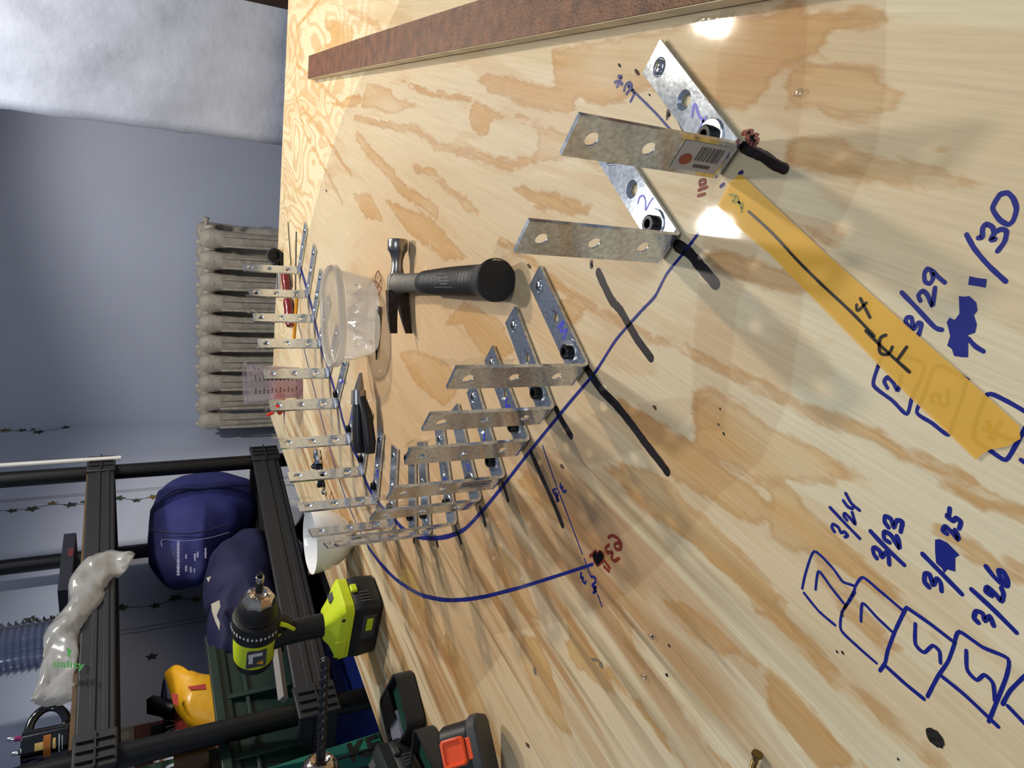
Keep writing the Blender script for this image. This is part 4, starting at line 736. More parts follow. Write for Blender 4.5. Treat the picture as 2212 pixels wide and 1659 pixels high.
# ================================================================== MEASURING CUP
cb=PX(648,826,.0); M_cup=clearmat('cup_plastic',(.88,.87,.90),.15,1.2,milky=.30,milk=(205,200,215))
cup=thing('measuring_cup',Vector((cb.x,cb.y,TZ)),'clear plastic measuring cup with printed scales and pinkish residue','cup')
hcup=.128; mb=MB(); mb.lathe(cb+ZV*.001,ZV,[(.036,0),(.0375,.002),(.0385,.02),(.0475,hcup-.004),(.0505,hcup-.003),(.0505,hcup),(.047,hcup)],40,cap=False); mb.add([cb+ZV*.001+Vector((.036*math.cos(2*math.pi*k/40),.036*math.sin(2*math.pi*k/40),0)) for k in range(40)],[tuple(range(40))]); mb.build('cup_wall',M_cup,cup,smooth=50)
mb=MB(); mb.lathe(cb+ZV*.003,ZV,[(.0365,0),(.0372,.02),(.0400,.060),(.0405,.064)],32); mb.build('pink_residue',clearmat('pink_residue',(.95,.80,.82),.4,.8,milky=.25,milk=(214,150,160)),cup,smooth=50)
M_scale=mat('cup_scale_ink',(70,64,110),.6); M_scale2=mat('cup_black_ink',(50,46,54),.6); fdir=math.atan2(-cb.y,-cb.x)
for cc,(da,mm_) in enumerate(((.75,M_scale),(.12,M_scale2),(-.55,M_scale2))):
    mb=MB()
    for k in range(11):
        z=.014+k*.0095; r=.0392+(z-.02)/.104*.009+.0004
        for j in range(3 if k%2==0 else 2):
            a0=fdir+da+j*.11; p0=cb+Vector((r*math.cos(a0),r*math.sin(a0),z)); p1=cb+Vector((r*math.cos(a0+.06),r*math.sin(a0+.06),z)); mb.add([p0,p1,p1+ZV*.0035,p0+ZV*.0035],[(0,1,2,3)])
    mb.build('printed_scale',mm_,cup,smooth=0)
# orange-red handle lying behind the cup, red screwdriver, pencil, steel rule, socket
M_red=mat('glossy_red_plastic',(196,44,30),.35); M_mar=mat('maroon_plastic',(112,20,34),.3,coat=.4); M_pcl=mat('pencil_yellow',(226,160,40),.4)
a=PX(604,850,.012); o=thing('orange_clip',Vector((a.x,a.y,TZ)),'orange red plastic clip lying behind the measuring cup','clip')
bd=(PX(604,885,.012)-a).normalized(); up2=Vector((-bd.y,bd.x,0))
mb=MB(); pillow(mb,[a+up2*.02,a+bd*.05+up2*.016,a+bd*.055-up2*.006,a-up2*.012],ZV,.012); mb.build('clip_jaw',M_red,o)
mb=MB(); mb.tube([a+bd*.02,a+bd*.05+ZV*.02+up2*.01,a+bd*.058+ZV*.035+up2*.012],[.006,.006,.004],10); mb.build('clip_lever',M_red,o)
a=PX(616,596,.013); b=PX(628,704,.013); d=(b-a).normalized(); L_=(b-a).length
o=thing('maroon_screwdriver',Vector((a.x,a.y,TZ)),'maroon handled screwdriver lying near the far table edge','screwdriver')
mb=MB(); mb.lathe(a,d,[(.005,L_*.45),(.011,L_*.48),(.0125,L_*.56),(.0115,L_*.66),(.0125,L_*.75),(.0125,L_*.93),(.010,L_),(.004,L_*1.01)],14); mb.build('handle',M_mar,o)
mb=MB(); mb.lathe(a,d,[(.0095,-.02),(.011,L_*.1),(.0095,L_*.3),(.004,L_*.44),(.004,L_*.46)],12); mb.build('handle_end',M_mar,o)
a=PX(641,640,.004); b=PX(633,748,.004); d=(b-a).normalized(); L_=(b-a).length
o=thing('pencil',Vector((a.x,a.y,TZ)),'yellow hexagonal pencil lying behind the far brackets','pencil')
mb=MB(); mb.lathe(a,d,[(.0037,0),(.0037,L_*.9)],6); mb.build('shaft',M_pcl,o,smooth=0); mb=MB(); mb.lathe(a,d,[(.0037,L_*.9),(.0008,L_)],12); mb.build('sharpened_tip',mat('pencil_wood',(206,170,120),.7),o)
for k,(p,q,wd,lab) in enumerate((((622,480),(632,620),.006,'thin steel strip lying near the far table edge'),((640,500),(637,700),.010,'flat steel rule lying under the last brackets'))):
    a=PX(*p,.001); b=PX(*q,.001); d=(b-a).normalized(); mb=MB(); mb.box((a+b)/2,((b-a).length,wd,.0014),(d,Vector((-d.y,d.x,0)),ZV)); o=mb.build('steel_strip',mat('thin_steel',(120,116,112),.3,metal=1),smooth=0); tag(o,lab,'strip')
sk=PX(612,553,.0); sk.z=TZ; fd=Vector((-sk.x,-sk.y,0)).normalized(); sx_=Vector((-fd.y,fd.x,0)); o=thing('socket_wrench',sk,'black socket wrench head lying by the last bracket','wrench')
M_skt=mat('black_chrome',(48,48,52),.25,metal=.9)
mb=MB(); c=sk+ZV*.021; mb.lathe(c-fd*.03,fd,[(.012,0),(.019,.004),(.020,.03),(.0185,.036),(.011,.036),(.010,.018),(.002,.018)],24,cap=True); mb.build('socket',M_skt,o)
mb=MB(); mb.lathe(c-sx_*.022-ZV*.006-fd*.026,fd,[(.010,0),(.0135,.004),(.0135,.03),(.007,.032),(.006,.02),(.001,.02)],20); mb.build('ratchet_head',M_skt,o)
mb=MB(); mb.lathe(c-sx_*.03-ZV*.010,-sx_,[(.005,0),(.0055,.06)],12); mb.build('wrench_shaft',mat('bright_chrome',(200,200,205),.12,metal=1),o)
# ================================================================== PLIERS
M_plg=mat('black_plastic_handle',(24,22,24),.4); M_pls=mat('plier_steel',(150,146,142),.3,metal=1)
h0=PX(778,978,.030); h1=PX(775,858,.030); tip=PX(779,806,.020)
pl=thing('pliers',Vector((h0.x,h0.y,TZ)),'long nose pliers with black handles resting on two brackets','pliers')
d=(h1-h0); Lh=d.length; d.normalize(); s=Vector((-d.y,d.x,0))
for k,(off,rr,zo) in enumerate(((s*.0,.0085,.0),(-s*.024,.007,-.010))):
    mb=MB(); mb.tube([h0+off+ZV*zo,h0+d*(Lh*.2)+off+ZV*zo,h0+d*(Lh*.7)+off*.8+ZV*(zo*.7),h1+off*.35+ZV*zo*.3],[rr*.9,rr*1.15,rr*1.05,rr*.75],14,flat=1.25); mb.build('handle',M_plg,pl,smooth=45)
mb=MB(); mb.tube([h1-d*.012,h1+d*.012],[.0105,.0095],12,flat=1.3); mb.build('pivot',M_pls,pl)
for k in (-1,1):
    mb=MB(); mb.tube([h1+d*.006+s*.004*k,(h1+tip)/2+s*.003*k,tip+s*.0012*k],[.0065,.005,.0016],8,flat=1.3); mb.build('jaw',M_pls,pl)
# ================================================================== HINGED BITS (chain of small chrome pieces)
M_chr=mat('polished_chrome',(205,208,212),.1,metal=1,var=.1,vscale=90); M_chd=mat('dark_chrome',(60,62,68),.2,metal=1)
a=PX(684,972,.008); b=PX(697,1066,.006); d=(b-a).normalized(); L_=(b-a).length; s=Vector((-d.y,d.x,0))
ch=thing('chrome_fastener_set',Vector((a.x,a.y,TZ)),'small chrome fastener with bolts and nuts lying before the bowl','fastener')
mb=MB(); mb.tube([a,a+d*L_*.16,a+d*L_*.26],[.007,.0095,.006],12); mb.build('chrome_cap',M_chr,ch)
for t,rr,mm_ in ((.30,.010,M_chr),(.42,.008,M_chd),(.55,.0105,M_chd),(.68,.008,M_chr),(.80,.010,M_chd)):
    mb=MB(); mb.lathe(a+d*L_*t-d*.006,d,[(rr*.6,0),(rr,.002),(rr,.010),(rr*.6,.012)],6); mb.build('nut',mm_,ch,smooth=20)
mb=MB(); mb.tube([a+d*L_*.2,a+d*L_*.86],.0042,10); mb.build('rod',M_chd,ch)
mb=MB(); mb.lathe(a+d*L_*.30+s*-.004,-s*.9+ZV*.2,[(.004,0),(.004,.018),(.0065,.018),(.0065,.024)],10); mb.build('side_bolt',M_chr,ch)
p=PX(700,1063,.004); mb=MB(); mb.sphere(p,.0062,8,(1,1.3,.9)); o=mb.build('chrome_bead',M_chr); tag(o,'small loose chrome bead at the end of the fastener','bead')
# ================================================================== WHITE BOWL
M_bowl=mat('white_enamel',(236,236,236),.18,coat=.6)
bc=PX(727,1172,.0); o=thing('white_bowl',Vector((bc.x,bc.y,TZ)),'white enamel bowl standing at the left edge of the table','bowl')
rim1=PX(672,1098,.075); rim2=PX(676,1240,.075); rb=(rim2-rim1).length/2; bc=(rim1+rim2)/2; bc.z=TZ; o.location=bc
mb=MB(); mb.lathe(bc+ZV*.001,ZV,[(rb*.40,0),(rb*.42,.004),(rb*.60,.012),(rb*.82,.032),(rb*.94,.056),(rb*.99,.076),(rb*.985,.078),(rb*.96,.076),(rb*.91,.056),(rb*.78,.032),(rb*.55,.014),(rb*.05,.010)],48); mb.build('bowl_body',M_bowl,o,smooth=60)
mb=MB(); q=PX(668,1237,.077); mb.sphere(q,.004,6,(1.2,.8,.5)); mb.build('rust_chip',mat('rust_spot',(120,84,50),.8),o)
# ================================================================== DRILLS
M_lime=mat('lime_plastic',(206,222,40),.42); M_blk=mat('black_tool_plastic',(22,22,23),.45,bump=.1,bscale=400); M_gry=mat('grey_tool_plastic',(62,62,62),.5); M_steel=mat('dark_bit_steel',(64,64,66),.3,metal=.9,var=.3,vscale=120); M_chk=mat('chuck_chrome',(205,195,180),.12,metal=1); M_wht=mat('white_print',(205,208,210),.6); M_plate=mat('label_plate',(70,70,74),.4)
def local(o,f):
    f=Vector(f).normalized(); sd=Vector((-f.y,f.x,0)).normalized(); return lambda a,b,c:o+f*a+sd*b+ZV*c, f, sd
def rrect(fn,z,x0,x1,hy,r,n=5):
    out=[]
    for cx,cy,a0 in ((x1-r,hy-r,0),(x0+r,hy-r,90),(x0+r,-hy+r,180),(x1-r,-hy+r,270)):
        for k in range(n): a=math.radians(a0+90*k/(n-1)); out.append(fn(cx+r*math.cos(a),cy+r*math.sin(a),z))
    return out
def drill(base,f,zhead,label,main,accent,twist):
    fn,fv,sv=local(base,f); t=thing('cordless_drill',base,label,'drill')
    k=zhead/.195
    # battery
    mb=MB(); mb.loft([rrect(fn,.001,-.055,.050,.030,.012),rrect(fn,.004,-.060,.056,.0345,.012),rrect(fn,.030,-.062,.058,.036,.012),rrect(fn,.044,-.060,.055,.034,.010),rrect(fn,.050,-.056,.050,.031,.010)]); bat=mb.build('battery',M_blk,t,smooth=45)
    def sub(mb_,nme,m_,par,**kw):
        o=mb_.build(nme,m_,par,world=False,**kw); o.data.transform(Matrix.Translation(-t.location)); return o
    for s_ in (-1,1):
        mb=MB(); mb.box(fn(.012,s_*.0352,.020),(.05,.004,.022),(fv,sv,ZV)); sub(mb,'battery_panel',M_gry,bat,bevel=.0015)
        mb=MB(); mb.box(fn(.018,s_*.0375,.020),(.026,.0012,.010),(fv,sv,ZV)); sub(mb,'battery_badge',accent,bat)
    mb=MB(); mb.box(fn(.0585,.004,.040),(.006,.014,.010),(fv,sv,ZV)); sub(mb,'release_button',accent,bat,bevel=.0015)
    mb=MB(); [mb.box(fn(.0575,-.006-j*.006,.026),(.004,.003,.016),(fv,sv,ZV)) for j in range(4)]; sub(mb,'grip_ribs',M_gry,bat,bevel=.0008)
    # flared foot
    mb=MB(); mb.loft([rrect(fn,.046,-.060,.056,.0350,.012),rrect(fn,.060,-.062,.058,.0355,.012),rrect(fn,.066,-.054,.050,.031,.012),rrect(fn,.074,-.038,.028,.023,.010),rrect(fn,.088*k,-.029,.014,.0170,.008)]); foot=mb.build('battery_foot',main,t,smooth=40)
    mb=MB(); mb.box(fn(.040,.012,.0690),(.020,.016,.0025),(fv*.8+ZV*-.55,sv,(ZV*.8+fv*.55))); sub(mb,'foot_emblem',M_gry,foot,bevel=.0008)
    mb=MB(); mb.box(fn(-.03,-.0345,.060),(.036,.004,.018),(fv,sv,ZV)); sub(mb,'foot_badge',main,foot,bevel=.002)
    for q in ((.035,-.0352,.062),(-.055,-.033,.062)):
        mb=MB(); mb.lathe(fn(*q),-sv,[(.0028,0),(.0028,.0012)],10); sub(mb,'screw_hole',M_blk,foot)
    # handle
    mb=MB(); zs=[.080,.105,.13,.15,.165,.178]; rings=[]
    for i,z in enumerate(zs):
        z*=k; x=-.008-.006*i/5; rx=(.020,.0195,.0195,.0205,.022,.026)[i]; ry=(.0175,.017,.017,.0175,.019,.021)[i]
        rings.append([fn(x+rx*math.cos(a),ry*math.sin(a),z) for a in [2*math.pi*j/20 for j in range(20)]])
    mb.loft(rings); mb.build('handle_grip',M_blk,t,smooth=50)
    mb=MB(); mb.loft([rrect(fn,.140*k,.006,.016,.008,.004),rrect(fn,.150*k,.010,.024,.009,.004),rrect(fn,.166*k,.010,.027,.009,.004)]); mb.build('trigger',M_blk,t,smooth=40)
    mb=MB(); mb.tube([fn(.008,-.012,.138*k),fn(.020,-.013,.150*k),fn(.030,-.014,.166*k)],[.003,.0035,.004],8); mb.build('trigger_guard',main,t,smooth=50)
    # motor body
    ax=fn(0,0,zhead); mb=MB(); mb.lathe(ax,fv,[(.006,-.062),(.020,-.061),(.0265,-.056),(.029,-.046),(.0305,-.025),(.031,.0),(.030,.022)],28,sy=1.02); body=mb.build('motor_body',main,t,smooth=40)
    mb=MB(); mb.lathe(ax,fv,[(.012,-.069),(.022,-.067),(.0275,-.060),(.0295,-.052),(.0295,-.047)],28); mb.build('rear_cap',M_blk,t,smooth=40)
    mb=MB(); mb.box(fn(.012,0,zhead-.026),(.03,.03,.02),(fv,sv,ZV)); mb.build('body_bracket',main,t,bevel=.005)
    mb=MB(); mb.box(fn(.016,-.0155,zhead-.030),(.014,.002,.010),(fv,sv,ZV)); mb.build('vent_slot',M_blk,t)
    mb=MB(); mb.box(fn(-.020,-.0305,zhead+.002),(.036,.0022,.028),(fv,sv,ZV)); pl_=mb.build('label_plate',M_plate,t,bevel=.0006)
    mb=MB(); mb.box(fn(-.010,-.0319,zhead+.004),(.006,.0008,.020),(fv,sv,ZV)); mb.box(fn(-.020,-.0319,zhead+.010),(.014,.0008,.006),(fv,sv,ZV)); sub(mb,'label_print',M_wht,pl_)
    mb=MB(); mb.add([fn(-.034,-.0318,zhead-.008),fn(-.024,-.0318,zhead-.008),fn(-.029,-.0318,zhead+.002)],[(0,1,2)]); sub(mb,'warning_triangle',mat('warning_yellow',(220,160,30),.5),pl_,smooth=0)
    mb=MB(); mb.lathe(ax,fv,[(.0295,.006),(.0345,.008),(.0355,.034),(.034,.040),(.0295,.042)],32); col=mb.build('torque_collar',M_blk,t,smooth=35,label='black numbered torque ring')
    mb=MB()
    for j in range(-7,8):
        a=j*.17-1.1; r=.0358; c=ax+fv*.026+sv*(r*math.sin(a))+ZV*(r*math.cos(a)); tn=sv*math.cos(a)-ZV*math.sin(a); mb.box(c,(.004 if j%3 else .006,.0028,.0004),(fv,tn,fv.cross(tn)))
    sub(mb,'torque_numbers',M_wht,col,smooth=0)
    mb=MB(); mb.lathe(ax,fv,[(.027,.040),(.0285,.044)]+[(.0272+(.0009 if j%2 else 0),.046+j*.0022) for j in range(9)]+[(.0255,.068),(.024,.070)],32); mb.build('chuck_sleeve',M_blk,t,smooth=35)
    mb=MB(); mb.lathe(ax,fv,[(.0235,.068),(.0225,.076),(.0175,.082),(.0135,.0835),(.0128,.083),(.0085,.080),(.004,.079)],8 if not twist else 28,cap=True); mb.build('chuck_nose',M_chk,t,smooth=25 if not twist else 50,label='shiny metal chuck nose')
    if not twist:
        mb=MB(); mb.lathe(ax,fv,[(.0052,.078),(.0056,.083),(.0042,.088)],12); mb.build('chuck_jaws',M_chk,t)
        mb=MB(); mb.lathe(ax,fv,[(.0056,.088),(.0058,.108)],12); mb.build('bit_holder',M_blk,t)
        mb=MB(); mb.lathe(ax,fv,[(.0058,.108),(.0060,.109),(.0060,.117),(.0048,.118),(.0046,.112)],16); mb.build('holder_collar',M_chk,t)
        mb=MB(); mb.lathe(ax,fv,[(.0032,.112),(.0032,.122),(.0010,.127)],6); mb.build('driver_bit',M_steel,t,smooth=20)
    else:
        mb=MB(); r=.0062; n=120; rings=[]; L0,L1=.080,twist
        for i in range(n+1):
            s_=L0+(L1-L0)*i/n; ph=max(0,s_-L0-.018)*2*math.pi/.027; fl=1 if s_>L0+.018 else 0; tp=1 if s_<L1-.004 else max(.12,(L1-s_)/.004)
            ring=[]
            for j in range(20):
                a=2*math.pi*j/20; rr=r*tp*(1-fl*.42*max(0,math.cos(2*(a-ph)))**2.2); ring.append(ax+fv*s_+sv*(rr*math.cos(a))+ZV*(rr*math.sin(a)))
            rings.append(ring)
        mb.loft(rings); mb.build('twist_bit',M_steel,t,smooth=50,label='long dark twist drill bit')
    return t
db=PX(808,1322,.0); cdir=Vector((-db.x,-db.y,0)).normalized(); rgt=Vector((-cdir.y,cdir.x,0)) if Vector((-cdir.y,cdir.x,0)).x>0 else Vector((cdir.y,-cdir.x,0))
DF=cdir*math.cos(math.radians(40))+rgt*math.sin(math.radians(40))
drill(db+ZV*.0,DF,.183,'lime and black cordless drill standing on its battery','' or M_lime,M_lime,0).scale=(1.08,1.08,1.08)
ah=PX(692,1648,.150); f2=(PX(690,1456,.150)-ah); f2.z=0; f2=f2.normalized()*math.sin(math.radians(76))+cdir*math.cos(math.radians(76)); f2.normalize()
b2=Vector((ah.x,ah.y,TZ))-f2*.078
drill(b2,f2,.150,'dark cordless drill with a long twist bit at the picture edge',mat('dark_tool_plastic',(28,34,34),.45),M_gry,.245)
# ================================================================== DRILL BIT CASES
M_case=mat('charcoal_case_plastic',(34,34,36),.5,bump=.1,bscale=300); M_cgreen=mat('dark_green_panel',(16,58,44),.5); M_gplate=mat('grey_index_plate',(122,122,136),.5); M_bit=mat('black_oxide_bit',(40,34,28),.3,metal=.8)
def case(p_near0,p_near1,depth,label,hgt=.030,nb=7):
    a=p_near0.copy(); d=(p_near1-a); L_=d.length; d.normalize(); n=Vector((-d.y,d.x,0)); n=n if n.y>0 else -n
    t=thing('drill_bit_case',Vector((a.x,a.y,TZ)),label,'case','open drill bit cases')
    def fn(x,y,z): return Vector((a.x,a.y,TZ))+d*x+n*y+ZV*z
    def ring(i,z,r): 
        out=[]
        for cx,cy,a0 in ((L_-i-r,depth-i-r,0),(i+r,depth-i-r,90),(i+r,i+r,180),(L_-i-r,i+r,270)):
            for k in range(5): an=math.radians(a0+22.5*k); out.append(fn(cx+r*math.cos(an),cy+r*math.sin(an),z))
        return out
    mb=MB(); mb.loft([ring(0.003,.001,.012),ring(0,.003,.014),ring(0,hgt,.014),ring(.0035,hgt,.011),ring(.0035,.004,.011)],True); mb.build('case_shell',M_case,t,smooth=35)
    mb=MB(); mb.add([fn(.008,.008,.020),fn(L_-.008,.008,.020),fn(L_-.008,depth*.52,.021),fn(.008,depth*.52,.021)],[(0,1,2,3)]); mb.build('green_panel',M_cgreen,t,smooth=0)
    mb=MB(); mb.box(fn(L_*.70,depth*.70,.020),(L_*.5,depth*.40,.012),(d,n,ZV)); mb.build('index_plate',M_gplate,t,bevel=.001)
    for k in range(nb):
        x=L_*.52-.004-k*.0; y=depth*(.40+.07*k); r=.0035-.0003*k
        if y>depth-.012: break
        mb=MB(); mb.lathe(fn(L_*.60,y+depth*.12,.028),-d,[(r,0)]+[(r*(.8 if j%2 else 1),.006+j*.004) for j in range(int(L_*.5/.004))]+[(r*.2,.008+L_*.5)],8); mb.build('twist_bit',M_bit,t,smooth=40)
    for k in range(6):
        mb=MB(); mb.box(fn(L_*(.12+.15*k),depth-.006,hgt*.6),(.004,.006,hgt*.7),(d,n,ZV)); mb.build('case_rib',M_case,t)
    mb=MB(); 
    for k in range(8): mb.box(fn(.03+.006*k,.02,.0215),(.004,.002,.0003),(d,n,ZV))
    mb.build('panel_lettering',mat('pale_print',(130,160,150),.6),t,smooth=0)
    return t
n0=PX(893,1440,.0); n1=PX(925,1562,.0)
case(n0,n1,.115,'charcoal drill bit case lying open with a grey index plate')
m0=PX(936,1552,.0)+ (n1-n0).normalized()*.002; m1=m0+(PX(1010,1700,.0)-m0).normalized()*.11
case(m0,m1,.088,'second charcoal drill bit case half behind the tape measure')
# ================================================================== TAPE MEASURE
M_org=mat('orange_plastic',(226,92,36),.4); M_orr=mat('bright_orange_button',(240,84,34),.4); M_tmg=mat('grey_rubber',(62,62,62),.6)
p=PX(1005,1640,.0); q=PX(1040,1620,.0); dv=(PX(1030,1600,.0)-PX(960,1650,.0)); dv.z=0; dv.normalize(); nv_=Vector((-dv.y,dv.x,0)); 
tc_=PX(985,1634,.066); tc_.z=TZ; tm=thing('tape_measure',tc_,'black tape measure with orange lock button at the picture edge','tape measure')
cd=Vector((-tc_.x,-tc_.y,0)).normalized(); cr=Vector((-cd.y,cd.x,0)); cr=cr if cr.x>0 else -cr
TU=(ZV*.70+cd*.714).normalized(); TV=(cd*.70-ZV*.714).normalized(); tc_=PX(985,1634,.062)-TU*.066; tm.location=Vector((tc_.x,tc_.y,TZ))
def tf(x,y,z): return tc_+cr*x+TV*y+TU*z          # leaning back: x to the right, y and z across its thickness and height
prof=[(-.035,.002),(.030,.002),(.037,.010),(.037,.040),(.030,.055),(.018,.064),(-.020,.064),(-.037,.052),(-.037,.010)]
prof=[(-.040,.022),(.024,.022),(.031,.028),(.033,.048),(.029,.060),(.020,.066),(-.024,.066),(-.038,.058)]
mb=MB(); mb.prism([tf(x,-.020,z) for x,z in prof],TV*.040); mb.build('case_body',M_blk,tm,bevel=.005,smooth=40)
mb=MB(); mb.prism([tf(x*1.05+.002,.016,z*1.0+.001) for x,z in prof],TV*.014); mb.build('rear_bumper',M_tmg,tm,bevel=.003,smooth=40)
mb=MB(); mb.prism([tf(-.043,-.028,.024),tf(-.016,-.028,.024),tf(-.020,-.028,.060),tf(-.040,-.028,.058)],TV*.024); mb.build('side_panel',M_org,tm,bevel=.003,smooth=40)
bo=tf(.004,-.001,.0665)
def sq(h,z): return [bo+cr*(h*c)+TV*(h*s)+TU*z for c,s in ((-1,-.8),(-.8,-1),(.8,-1),(1,-.8),(1,.8),(.8,1),(-.8,1),(-1,.8))]
mb=MB(); mb.loft([sq(.0145,-.004),sq(.0145,.002),sq(.013,.0035),sq(.0112,.003),sq(.0105,.0008)]); mb.build('lock_button',M_orr,tm,smooth=35)
mb=MB(); mb.box(bo+TV*.0185-TU*.001,(.022,.006,.004),(cr,TV,TU)); mb.build('button_slide',M_orr,tm,bevel=.001)
# ================================================================== SCREW AT THE NEAR EDGE
M_brs=mat('brassy_screw',(120,100,64),.3,metal=1)
a=PX(1636,1628,.004); d=(PX(1622,1668,.004)-a).normalized(); o=thing('wood_screw',Vector((a.x,a.y,TZ)),'dark brassy wood screw lying at the near left edge','screw')
mb=MB(); mb.lathe(a,d,[(.0036,0),(.0038,.001),(.0022,.004),(.002,.005)],14); mb.build('screw_head',M_brs,o)
mb=MB(); mb.lathe(a,d,[(.0016 if j%2 else .0022,.004+j*.0007) for j in range(34)]+[(.0003,.030)],10); mb.build('screw_thread',M_brs,o)
# ================================================================== RADIATOR
M_rad=mat('old_grey_radiator_paint',(186,175,158),.6,bump=.6,bscale=70,var=.22,vscale=28)
rg=.62; r0=BK(440,494,rg); r1=BK(440,938,rg); sA=(np.array(r0[:2])-C0)@BD; sB=(np.array(r1[:2])-C0)@BD; nsec=10; pitch=(sA-sB)/nsec
rad=thing('cast_iron_radiator',bkp((sA+sB)/2,rg+.08,-TZ),'old grey cast iron column radiator against the back wall','radiator')
ztop=(BK(432,690,rg).z)-TZ
def section_mesh():
    mb=MB(); zt=ztop+TZ; hw=pitch*.47
    def F(s,g,z): return BDV*s+BNV*g+ZV*z
    for g in (.015,.155):   # two columns, front and back, of an oval section swelling at top and bottom
        prof=[(.10,.3),(.13,.75),(.17,.95),(.30,.80),(.6,.72),(.85,.74),(.93,.9),(.965,1.0),(.99,.8),(1.0,.35)]
        rings=[[F(hw*w_*.98*math.cos(a),g+.030*w_*math.sin(a),zt*h_) for a in [2*math.pi*j/16 for j in range(16)]] for h_,w_ in prof]
        mb.loft(rings)
    for zc in (.12*zt,zt*.955):
        mb.loft([[F(hw*.8*math.cos(a),g,zc+.032*math.sin(a)) for a in [2*math.pi*j/14 for j in range(14)]] for g in (.0,.04,.13,.175)])
        mb.loft([[F(s,.085+.024*math.cos(a),zc+.024*math.sin(a)) for a in [2*math.pi*j/12 for j in range(12)]] for s in (-pitch*.5,pitch*.5)])
    mb.lathe(F(0,.0,zt*.955),-BNV,[(.016,0),(.0155,.010),(.008,.014)],12)
    mb.lathe(F(-hw*.45,.03,zt*.985),ZV,[(.011,0),(.009,.018),(.005,.024)],10); mb.lathe(F(hw*.45,.03,zt*.985),ZV,[(.008,0),(.006,.010)],10)
    for sx in (-1,1):
        mb.tube([F(hw*.5*sx,-.012,zt*h_) for h_ in (.2,.5,.8,.92)],[.005,.006,.006,.004],8)
    mb.lathe(F(0,.02,0),ZV,[(.016,0),(.012,.05),(.018,.1)],10); mb.lathe(F(0,.15,0),ZV,[(.016,0),(.012,.05),(.018,.1)],10)
    return mb
sec0=section_mesh().build('section',M_rad,rad,smooth=50,world=False); 
for i in range(nsec):
    o=sec0 if i==0 else sec0.copy()
    if i: COL.objects.link(o); o.parent=rad
    s=sB+pitch*(i+.5); pp=bkp(s,rg+.02,-TZ)-rad.location; o.location=pp
mb=MB(); v=bkp(sA+.01,rg+.02,ztop-.02); mb.lathe(v,BDV,[(.007,0),(.007,.018),(.010,.018),(.010,.026)],10); mb.lathe(v+BDV*.02,ZV,[(.006,-.004),(.004,.014)],8); mb.build('bleed_valve',M_rad,rad)
# ================================================================== SHELF UNIT
M_shelf=mat('charcoal_shelf_plastic',(33,34,38),.55,bump=.1,bscale=300); M_pole=mat('black_pole',(10,10,11),.4)
FG,RG_=.10,.375; sF,sN=-.085,-1.005
su=thing('shelving_unit',shp((sF+sN)/2,(FG+RG_)/2,-TZ),'charcoal plastic shelving unit with black poles along the left wall','shelf')
for s,g in ((sF,FG),(sN,FG),(sF,RG_),(sN,RG_)):
    mb=MB(); a=shp(s,g,-TZ); mb.tube([a,a+ZV*1.83],.0205,18); mb.build('pole',M_pole,su)
def shelf(zf,zn,th,nm):
    A=[shp(sF+.035,FG-.025,zf),shp(sN-.035,FG-.025,zn),shp(sN-.035,RG_+.025,zn),shp(sF+.035,RG_+.025,zf)]
    mb=MB(); dn=Vector((0,0,-th))
    fl_=[v+dn*.3 for v in A]; mb.prism(fl_,Vector((0,0,-.012)))
    for i in range(4):
        a,b=A[i],A[(i+1)%4]; d=(b-a).normalized(); n=Vector((-d.y,d.x,0)); c=(A[0]+A[2])/2
        if n.dot(c-a)<0: n=-n
        mb.prism([a,b,b+n*.012,a+n*.012],dn)
    sh_=mb.build('shelf_tray',M_shelf,su,bevel=.004,smooth=40)
    for t in (.33,.66):   # moulded steps in the front beam
        mb=MB(); a=A[0]+dn*t-LNV*.0; b=A[1]+dn*t; mb.prism([a-LNV*.003,b-LNV*.003,b+LNV*.002,a+LNV*.002],Vector((0,0,-th*.16))); mb.build('beam_step',M_shelf,su,bevel=.001)
    for e in (0,1):
        c=(A[e]+dn*.5); inw=(A[1-e]-A[e]).normalized()
        mb=MB(); mb.box(c+inw*.035-LNV*.002,(.075,.010,th*1.08),(LDV,LNV,ZV)); pk=mb.build('corner_block',M_shelf,su,bevel=.003)
        for k in range(3):
            mb=MB(); mb.box(c+inw*(.012+.02*k)-LNV*.009,(.003,.006,th*.9),(LDV,LNV,ZV)); mb.build('block_rib',M_shelf,su)
        mb=MB(); mb.box(c+inw*.033-LNV*.009,(.07,.006,.003),(LDV,LNV,ZV)); mb.build('block_rib',M_shelf,su)
shelf(.478,.465,.062,'upper'); shelf(.062,.108,.074,'lower'); shelf(-.42,-.42,.07,'bottom')
ZU=.478; 
def zlow(s): return .062+(.108-.062)*((s-sF)/(sN-sF))-.022
def shcoord(v): q=np.array([v.x,v.y])-C0; return q@LD, q@LN
